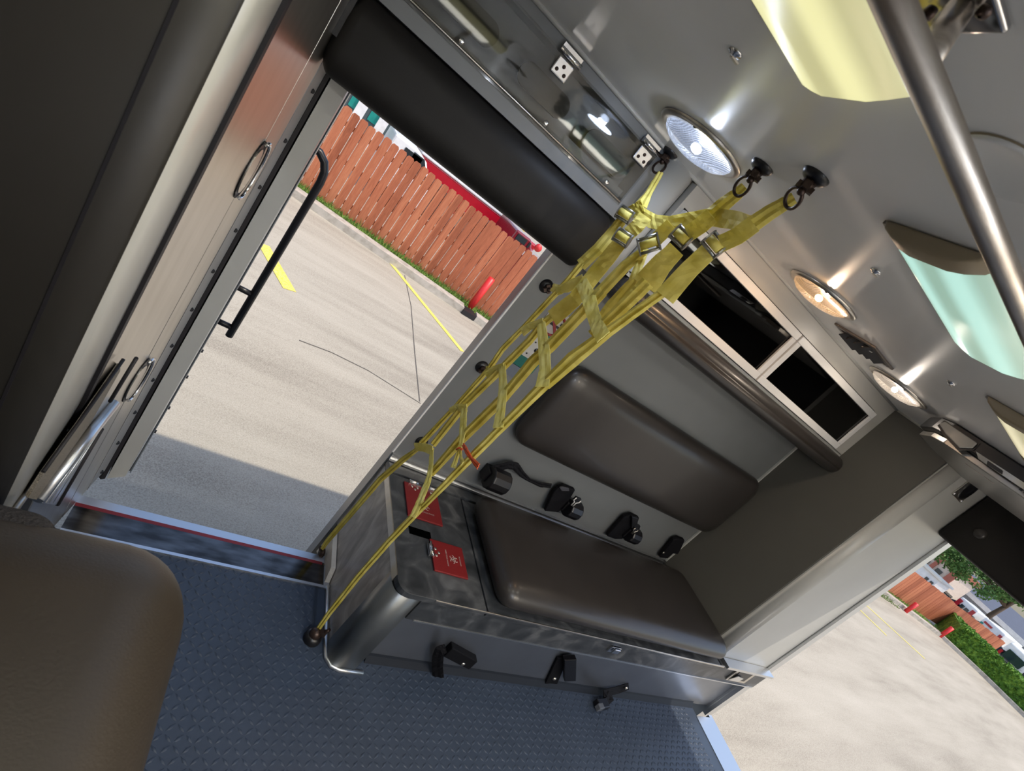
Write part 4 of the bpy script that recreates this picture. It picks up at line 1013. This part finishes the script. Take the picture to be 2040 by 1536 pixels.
# ---- vehicles beyond the side fence
def wheel(mb, x, y, z, r, w): mb.lathe((x, y, z), (0, -1, 0), [(0, 0), (0, r*.95), (.02, r), (w-.02, r), (w, r*.95), (w, r*.55), (w-.03, r*.5), (w-.02, 0)], 20)
M['trkred'] = plain('engine_red', (.42, .006, .02, 1), .25, coat=.6); M['trkwhite'] = plain('vehicle_white', (.85, .85, .84, 1), .3, coat=.4)
M['vglass'] = plain('vehicle_glass', (.02, .035, .04, 1), .06, spec=.8)
Y2 = 9.2
def px_x(px, py, y=Y2): return on(px, py, 'y', y)
tk = thing('fire_engine', 'red and white fire engine parked beyond the cedar fence', 'fire engine', (2.6, Y2, GZ))
xa = px_x(845, 300).x; xb = px_x(1020, 470).x; zt = px_x(930, 377).z+.10
MB().box(xa, xb, Y2, Y2+1.6, GZ+.35, zt-.10).build('body', 'trkred', tk, bevel=.02)
MB().box(xa-.02, xb-.35, Y2-.02, Y2+1.6, zt-.10, zt+.20).build('white_roof', 'trkwhite', tk, bevel=.02)
MB().box(xb-.28, xb+.55, Y2-.01, Y2+1.6, GZ+.35, zt-.12).build('cab', 'trkred', tk, bevel=.04)
MB().box(xb-.20, xb+.15, Y2-.02, Y2, zt-.5, zt-.28).box(xb+.22, xb+.48, Y2-.02, Y2, zt-.5, zt-.28).build('cab_window', 'vglass', tk)
for k in range(5): MB().box(xa+.15+k*.45, xa+.52+k*.45, Y2-.015, Y2, GZ+.5, zt-.75).build('locker_shutter', 'steel', tk)
w_ = MB()
for x in (xa+.5, xb-.5, xb+.3): wheel(w_, x, Y2+.22, GZ+.33, .33, .25)
w_.build('wheel', 'gask', tk)
MB().tube([(xa+1.5, Y2+.3, zt-.02), (xb-.3, Y2+.3, zt-.02)], .03, 8).tube([(xa+1.5, Y2+.55, zt-.02), (xb-.3, Y2+.55, zt-.02)], .03, 8).build('ladder_rail', 'alu', tk)
for k in range(10): MB().tube([(xb-.9+k*.08, Y2+.3, zt-.02), (xb-.9+k*.08, Y2+.55, zt-.02)], .012, 6).build('ladder_rung', 'alu', tk)
MB().box(xb-.1, xb+.15, Y2-.01, Y2+.4, zt-.12, zt-.04).build('yellow_chevron', 'yellowpaint', tk)
vn = thing('white_van', 'white van with slanted windscreen beyond the left part of the cedar fence', 'van', (1.2, Y2, GZ))
xa2 = px_x(772, 250).x; xb2 = px_x(842, 305).x; z2 = px_x(800, 265).z
MB().prism([(xa2, Y2-1.3, GZ+.25), (xb2+.15, Y2-1.3, GZ+.25), (xb2+.15, Y2-1.3, z2-.35), (xb2-.12, Y2-1.3, z2-.02), (xb2-.30, Y2-1.3, z2+.05), (xa2, Y2-1.3, z2+.05)], (0, 1.0, 0)).build('body', 'trkwhite', vn, bevel=.03)
MB().box(xa2+.2, xa2+.48, Y2-1.315, Y2-1.3, z2-.22, z2-.02).build('side_window', 'vglass', vn)
MB().prism([(xb2-.34, Y2-1.315, z2-.24), (xb2+.02, Y2-1.315, z2-.24), (xb2-.17, Y2-1.315, z2+.0), (xb2-.34, Y2-1.315, z2+.0)], (0, .015, 0)).build('cab_window', 'vglass', vn)
w_ = MB(); wheel(w_, xa2+.3, Y2-1.1, GZ+.25, .25, .2); wheel(w_, xb2-.2, Y2-1.1, GZ+.25, .25, .2); w_.build('wheel', 'gask', vn)
bd = thing('teal_glazed_building', 'building front with teal glazing and white columns beyond the fence, far left', 'building', (1, 12, GZ))
YB = 12.0
def bx(px, py): return on(px, py, 'y', YB)
x0_, x1_ = bx(690, 190).x-1.5, bx(775, 260).x
MB().box(x0_, x1_+.2, YB, YB+2, GZ, bx(700, 180).z+.9).build('wall', plain('dark_facade', (.06, .09, .10, 1), .5), bd)
M['teal'] = plain('teal_glass', (.02, .28, .24, 1), .15)
for a, b in (((700, 195), (715, 205)), ((738, 225), (758, 240))):
    MB().box(bx(*a).x, bx(*b).x, YB-.02, YB, GZ+.5, 0).build('teal_pane', 'teal', bd)
for a in ((724, 208), (763, 243)):
    MB().box(bx(*a).x-.10, bx(*a).x+.10, YB-.10, YB, GZ, 0.1).build('white_column', 'trkwhite', bd)
rt = thing('red_truck', 'dark red pickup truck with white trim beyond the right end of the cedar fence', 'truck', (4.6, 8, GZ))
xa3 = on(1030, 460, 'y', 7.9).x; xb3 = on(1072, 492, 'y', 7.9).x; z3 = on(1050, 478, 'y', 7.9).z
MB().prism([(xa3, 7.9, GZ+.25), (xb3+.5, 7.9, GZ+.25), (xb3+.5, 7.9, z3-.16), (xb3-.02, 7.9, z3-.14), (xb3-.16, 7.9, z3+.04), (xa3, 7.9, z3+.04)], (0, 1.0, 0)).build('body', plain('dark_red_paint', (.20, .01, .02, 1), .25, coat=.5), rt, bevel=.03)
MB().box(xa3+.05, xa3+.25, 7.885, 7.9, z3-.10, z3+.0).box(xa3+.30, xb3-.14, 7.885, 7.9, z3-.10, z3+.0).build('window', 'vglass', rt)
MB().box(xa3, xb3+.5, 7.88, 7.9, z3-.24, z3-.17).build('white_stripe', 'trkwhite', rt)
w_ = MB(); wheel(w_, xa3+.3, 8.1, GZ+.27, .27, .2); wheel(w_, xb3+.2, 8.1, GZ+.27, .27, .2); w_.build('wheel', 'gask', rt)
MB().lathe((on(1072, 494, 'y', 7.8).x, 7.8, on(1072, 494, 'y', 7.8).z), (0, -1, 0), [(0, .0), (0, .07), (.03, .06), (.04, 0)], 16).build('red_marker_light', 'redpaint', rt)

# ---- behind the rear doorway: hedge, ambulances, buildings, tree
def leafy(name, pts, mat, size, parent=None, label=None, cat=None, kind=None):
    mb = MB()
    for p, nrm in pts:
        a = Vector((random.uniform(-1, 1), random.uniform(-1, 1), random.uniform(-1, 1))).normalized(); b = a.cross(Vector((random.uniform(-1, 1), random.uniform(-1, 1), random.uniform(-1, 1)))).normalized()
        if nrm is not None: a = (a+nrm*.0); 
        s_ = size*random.uniform(.6, 1.3)
        mb.add([p-a*s_, p+b*s_*.6, p+a*s_, p-b*s_*.6], [(0, 1, 2, 3)])
    o = mb.build(name, mat, parent)
    if label: tag(o, label, cat, kind=kind)
    return o
hd = thing('hedge', 'clipped bright green hedge behind the far bollard, seen through the rear doorway', 'hedge', (16.6, 1.5, GZ))
hp_ = [(15.45, 3.35), (15.95, 2.5), (16.15, 1.5), (16.25, 0), (16.3, -2.5)]
core = MB(); pts = []
for i in range(len(hp_)-1):
    a = Vector((*hp_[i], 0)); b = Vector((*hp_[i+1], 0)); u = (b-a).normalized(); n = Vector((-u.y, u.x, 0)); HH = .52
    c, d = a+n*.9, b+n*.9
    core.add([(a.x, a.y, GZ), (b.x, b.y, GZ), (d.x, d.y, GZ), (c.x, c.y, GZ), (a.x, a.y, GZ+HH-.05), (b.x, b.y, GZ+HH-.05), (d.x, d.y, GZ+HH), (c.x, c.y, GZ+HH)], [(0, 1, 5, 4), (4, 5, 6, 7), (3, 7, 6, 2), (0, 4, 7, 3), (1, 2, 6, 5)])
    for k in range(3000):
        t = random.random(); p = a.lerp(b, t)
        if random.random() < .55: pts.append((Vector((p.x, p.y, GZ+random.random()*HH))+n*random.uniform(-.02, .03), None))
        else: pts.append((Vector((p.x, p.y, GZ+HH+random.uniform(-.06, .02)))+n*random.uniform(0, .9), None))
core.build('hedge_core', 'hedge', hd); leafy('hedge_leaves', pts, 'hedge', .032, hd)
# small asphalt band before hedge
# ambulances beyond the fence
def ambulance(c0, c1, ztop, depth, label, stripes, wins, face='x'):
    """white box ambulance; c0,c1 = ends of the visible face (left, right) in plan"""
    t = thing('parked_ambulance', label, 'ambulance', (c0[0], c0[1], GZ), 'ambulances beyond the cedar fence')
    a = Vector((*c0, 0)); b = Vector((*c1, 0)); u = (b-a).normalized(); n = Vector((-u.y, u.x, 0))
    if n.x < 0: n = -n
    L = (b-a).length; z0 = GZ+.3
    MB().obox((a+b)/2+n*depth/2+Vector((0, 0, (ztop+z0)/2)), u*L/2, n*depth/2, (0, 0, (ztop-z0)/2)).build('box_body', 'trkwhite', t, bevel=.03)
    for s0, s1, za, zb, m_ in stripes+wins:
        MB().obox(a+u*(s0+s1)/2-n*.012+Vector((0, 0, (za+zb)/2)), u*(s1-s0)/2, n*.012, (0, 0, (zb-za)/2)).build('window' if m_ == 'vglass' else 'red_chevron', m_, t)
    w_ = MB()
    for s_ in (.15*L, .85*L):
        p = a+u*s_; w_.lathe((p.x, p.y, GZ+.27), n, [(0, 0), (0, .25), (.02, .27), (.18, .27), (.2, .25), (.2, 0)], 16)
    w_.build('wheel', 'gask', t)
    return t
XR = 21.0
def rx(px, py, x=XR): return on(px, py, 'x', x)
a, b = rx(1903, 1200), rx(1944, 1232); zt = rx(1917, 1188).z
a = rx(1905, 1197); b = rx(1943, 1222)
L = abs(a.y-b.y)
ambulance((XR, a.y), (XR, b.y), zt, 1.4, 'white ambulance rear with red chevrons and two square windows beyond the cedar fence',
          [(0, L*.22, zt-.55, zt-.08, 'trkred'), (L*.80, L, zt-.55, zt-.08, 'trkred')], [(L*.28, L*.48, zt-.52, zt-.16, 'vglass'), (L*.54, L*.74, zt-.52, zt-.16, 'vglass')])
a = rx(1951, 1231); b = rx(2000, 1262); zt2 = rx(1956, 1222).z; L = abs(a.y-b.y)
ambulance((XR+.3, a.y), (XR+.3, b.y), zt2, 2.4, 'long white ambulance side with small dark windows and red print beyond the shaded fence',
          [(L*.86, L*1.0, zt2-.6, zt2-.1, 'trkred'), (L*.12, L*.5, zt2-.16, zt2-.10, 'trkred')], [(L*.05, L*.16, zt2-.35, zt2-.18, 'teal'), (L*.56, L*.66, zt2-.5, zt2-.25, 'vglass'), (L*.72, L*.82, zt2-.5, zt2-.25, 'vglass')])
a = rx(2006, 1285, 19.5); b = rx(2060, 1330, 19.5); zt3 = rx(2015, 1290, 19.5).z; L = abs(a.y-b.y)
ambulance((19.5, a.y), (19.6, b.y), zt3+.1, 2.0, 'white pickup-sized vehicle at the end of the row, right of the ambulances',
          [(0, L*.1, zt3-.4, zt3-.2, 'trkred')], [(L*.15, L*.8, zt3-.3, zt3-.05, 'vglass')])
# white trailer / fascia building behind
def pb(px, py, x): return on(px, py, 'x', x)
bb = thing('grey_roof_building', 'long low building with slate grey roof and white fascia behind the ambulances', 'building', (34, 8, GZ))
XB = 34
p1, p2 = pb(1855, 1140, XB), pb(1990, 1265, XB)
r0, r1 = pb(1860, 1118, XB), pb(1985, 1225, XB)
p1.z = -1.0
MB().box(XB, XB+6, p2.y-6, p1.y+.5, GZ, p1.z-.05).build('wall', plain('blue_grey_wall', (.30, .33, .40, 1), .6), bb)
MB().box(XB-.2, XB, p2.y-6, p1.y+.5, p1.z-.12, p1.z+.10).build('white_fascia', 'trkwhite', bb)
MB().prism([(XB-.2, p2.y-6, p1.z+.10), (XB+3.2, p2.y-6, p1.z+.78), (XB+6.4, p2.y-6, p1.z+.10)], (0, p1.y-p2.y+6.5, 0)).build('slate_roof', plain('slate_roof', (.085, .10, .14, 1), .7), bb)
for k in range(6):
    MB().box(XB-.02, XB, p1.y-1.2-k*1.4, p1.y-.5-k*1.4, p1.z-.9, p1.z-.4).build('window', 'vglass', bb)
tb = thing('tan_building', 'small tan building with red brick trim at the left of the rear view', 'building', (30, 9.6, GZ))
p = pb(1843, 1130, 30); pt_ = pb(1862, 1098, 30)
MB().box(30, 33, p.y-.9, p.y+1.6, GZ, pt_.z).build('wall', plain('tan_stucco', (.62, .52, .44, 1), .8), tb)
MB().box(29.9, 33.1, p.y-1.0, p.y+1.7, pt_.z-.02, pt_.z+.22).build('parapet', plain('brick_red', (.35, .10, .06, 1), .8), tb)
MB().box(29.93, 30, p.y-1.0, p.y-.72, GZ, pt_.z).box(29.93, 30, p.y-.2, p.y-.05, GZ, pt_.z).build('brick_pier', plain('brick_red2', (.40, .13, .09, 1), .8), tb)
for k in range(3): MB().box(29.96, 30, p.y-.55+k*.6, p.y-.30+k*.6, pt_.z-1.0, pt_.z-.45).build('window', 'vglass', tb)
wb = thing('white_shed', 'white metal shed wall rising just behind the cedar fence', 'shed', (19, 6, GZ))
MB().box(19, 20, 5.20, 6.7, GZ, -.84).build('wall', 'trkwhite', wb)
MB().box(18.94, 20.1, 5.15, 6.75, -.84, -.78).build('gutter', 'alu', wb)
MB().box(18.97, 19, 5.80, 5.92, -1.12, -.98).box(18.97, 19, 5.38, 5.46, -1.1, -1.0).box(18.97, 19, 5.24, 5.32, -1.1, -1.0).build('window', 'vglass', wb)
# iron picket fence
fi = thing('iron_fence', 'black iron picket fence between shed and ambulance beyond the cedar fence', 'fence', (20, 5, GZ))
a = pb(1856, 1155, 20.3); b = pb(1896, 1190, 20.3); mb = MB(); n_ = 26
for k in range(n_+1):
    y = a.y+(b.y-a.y)*k/n_; mb.tube([(20.3, y, GZ), (20.3, y, a.z+.06)], .010, 5)
mb.build('picket', 'gask', fi); MB().box(20.29, 20.31, b.y, a.y, a.z-.03, a.z).box(20.29, 20.31, b.y, a.y, GZ+.3, GZ+.33).build('rail', 'gask', fi)
# trees
def tree(name, label, base, trunk_h, blobs, nleaf, size):
    t = thing(name, label, 'tree', base, 'trees beyond the parking lot'); bx_, by_, bz_ = base
    mb = MB().tube([(bx_, by_, bz_), (bx_+.05, by_+.05, bz_+trunk_h*.5), (bx_, by_, bz_+trunk_h)], [.10, .08, .06], 10)
    for c_, r_ in blobs: mb.tube([(bx_, by_, bz_+trunk_h*.8), tuple((Vector((bx_, by_, bz_+trunk_h))+Vector(c_))/2), c_], [.05, .03, .015], 6)
    mb.build('trunk', 'bark', t); pts = []
    for c_, r_ in blobs:
        for k in range(int(nleaf)):
            v = Vector((random.gauss(0, 1), random.gauss(0, 1), random.gauss(0, 1))).normalized()*r_*(random.random()**.33)
            v.z *= .75
            if noise.noise((Vector(c_)+v)*1.6) > .02: pts.append((Vector(c_)+v, None))
    leafy('foliage', pts, 'leaf', size, t)
random.seed(11)
TX = 24.
def tp(px, py, x=TX): q = on(px, py, 'x', x); return (q.x, q.y, q.z)
tree('leafy_tree', 'large leafy green tree hanging over the grey-roofed building', (25, 5.2, GZ), 1.6,
     [(tp(1900, 1108), .75), (tp(1925, 1118), .8), (tp(1950, 1150), .85), (tp(1985, 1170), .8), (tp(1935, 1085, 23), .8), (tp(2030, 1190), .7), (tp(1985, 1120, 25), 1.0), (tp(2040, 1140, 25), 1.0), (tp(1890, 1080, 25), .7)], 1500, .055)
tree('distant_tree', 'distant tree row low on the horizon at the right edge of the rear view', (44, 4.5, GZ), 1.5,
     [(tp(2010, 1262, 44), 1.0), (tp(2035, 1280, 44), 1.1), (tp(2060, 1300, 44), 1.2), (tp(1985, 1250, 46), .7)], 900, .12)
tree('green_tree', 'bright green tree at the top left of the rear view above the tan building', (36, 12.5, GZ), 2.0,
     [(tp(1868, 1092, 36), 1.1), (tp(1880, 1078, 36), 1.4), (tp(1855, 1080, 36), 1.2)], 1200, .11)
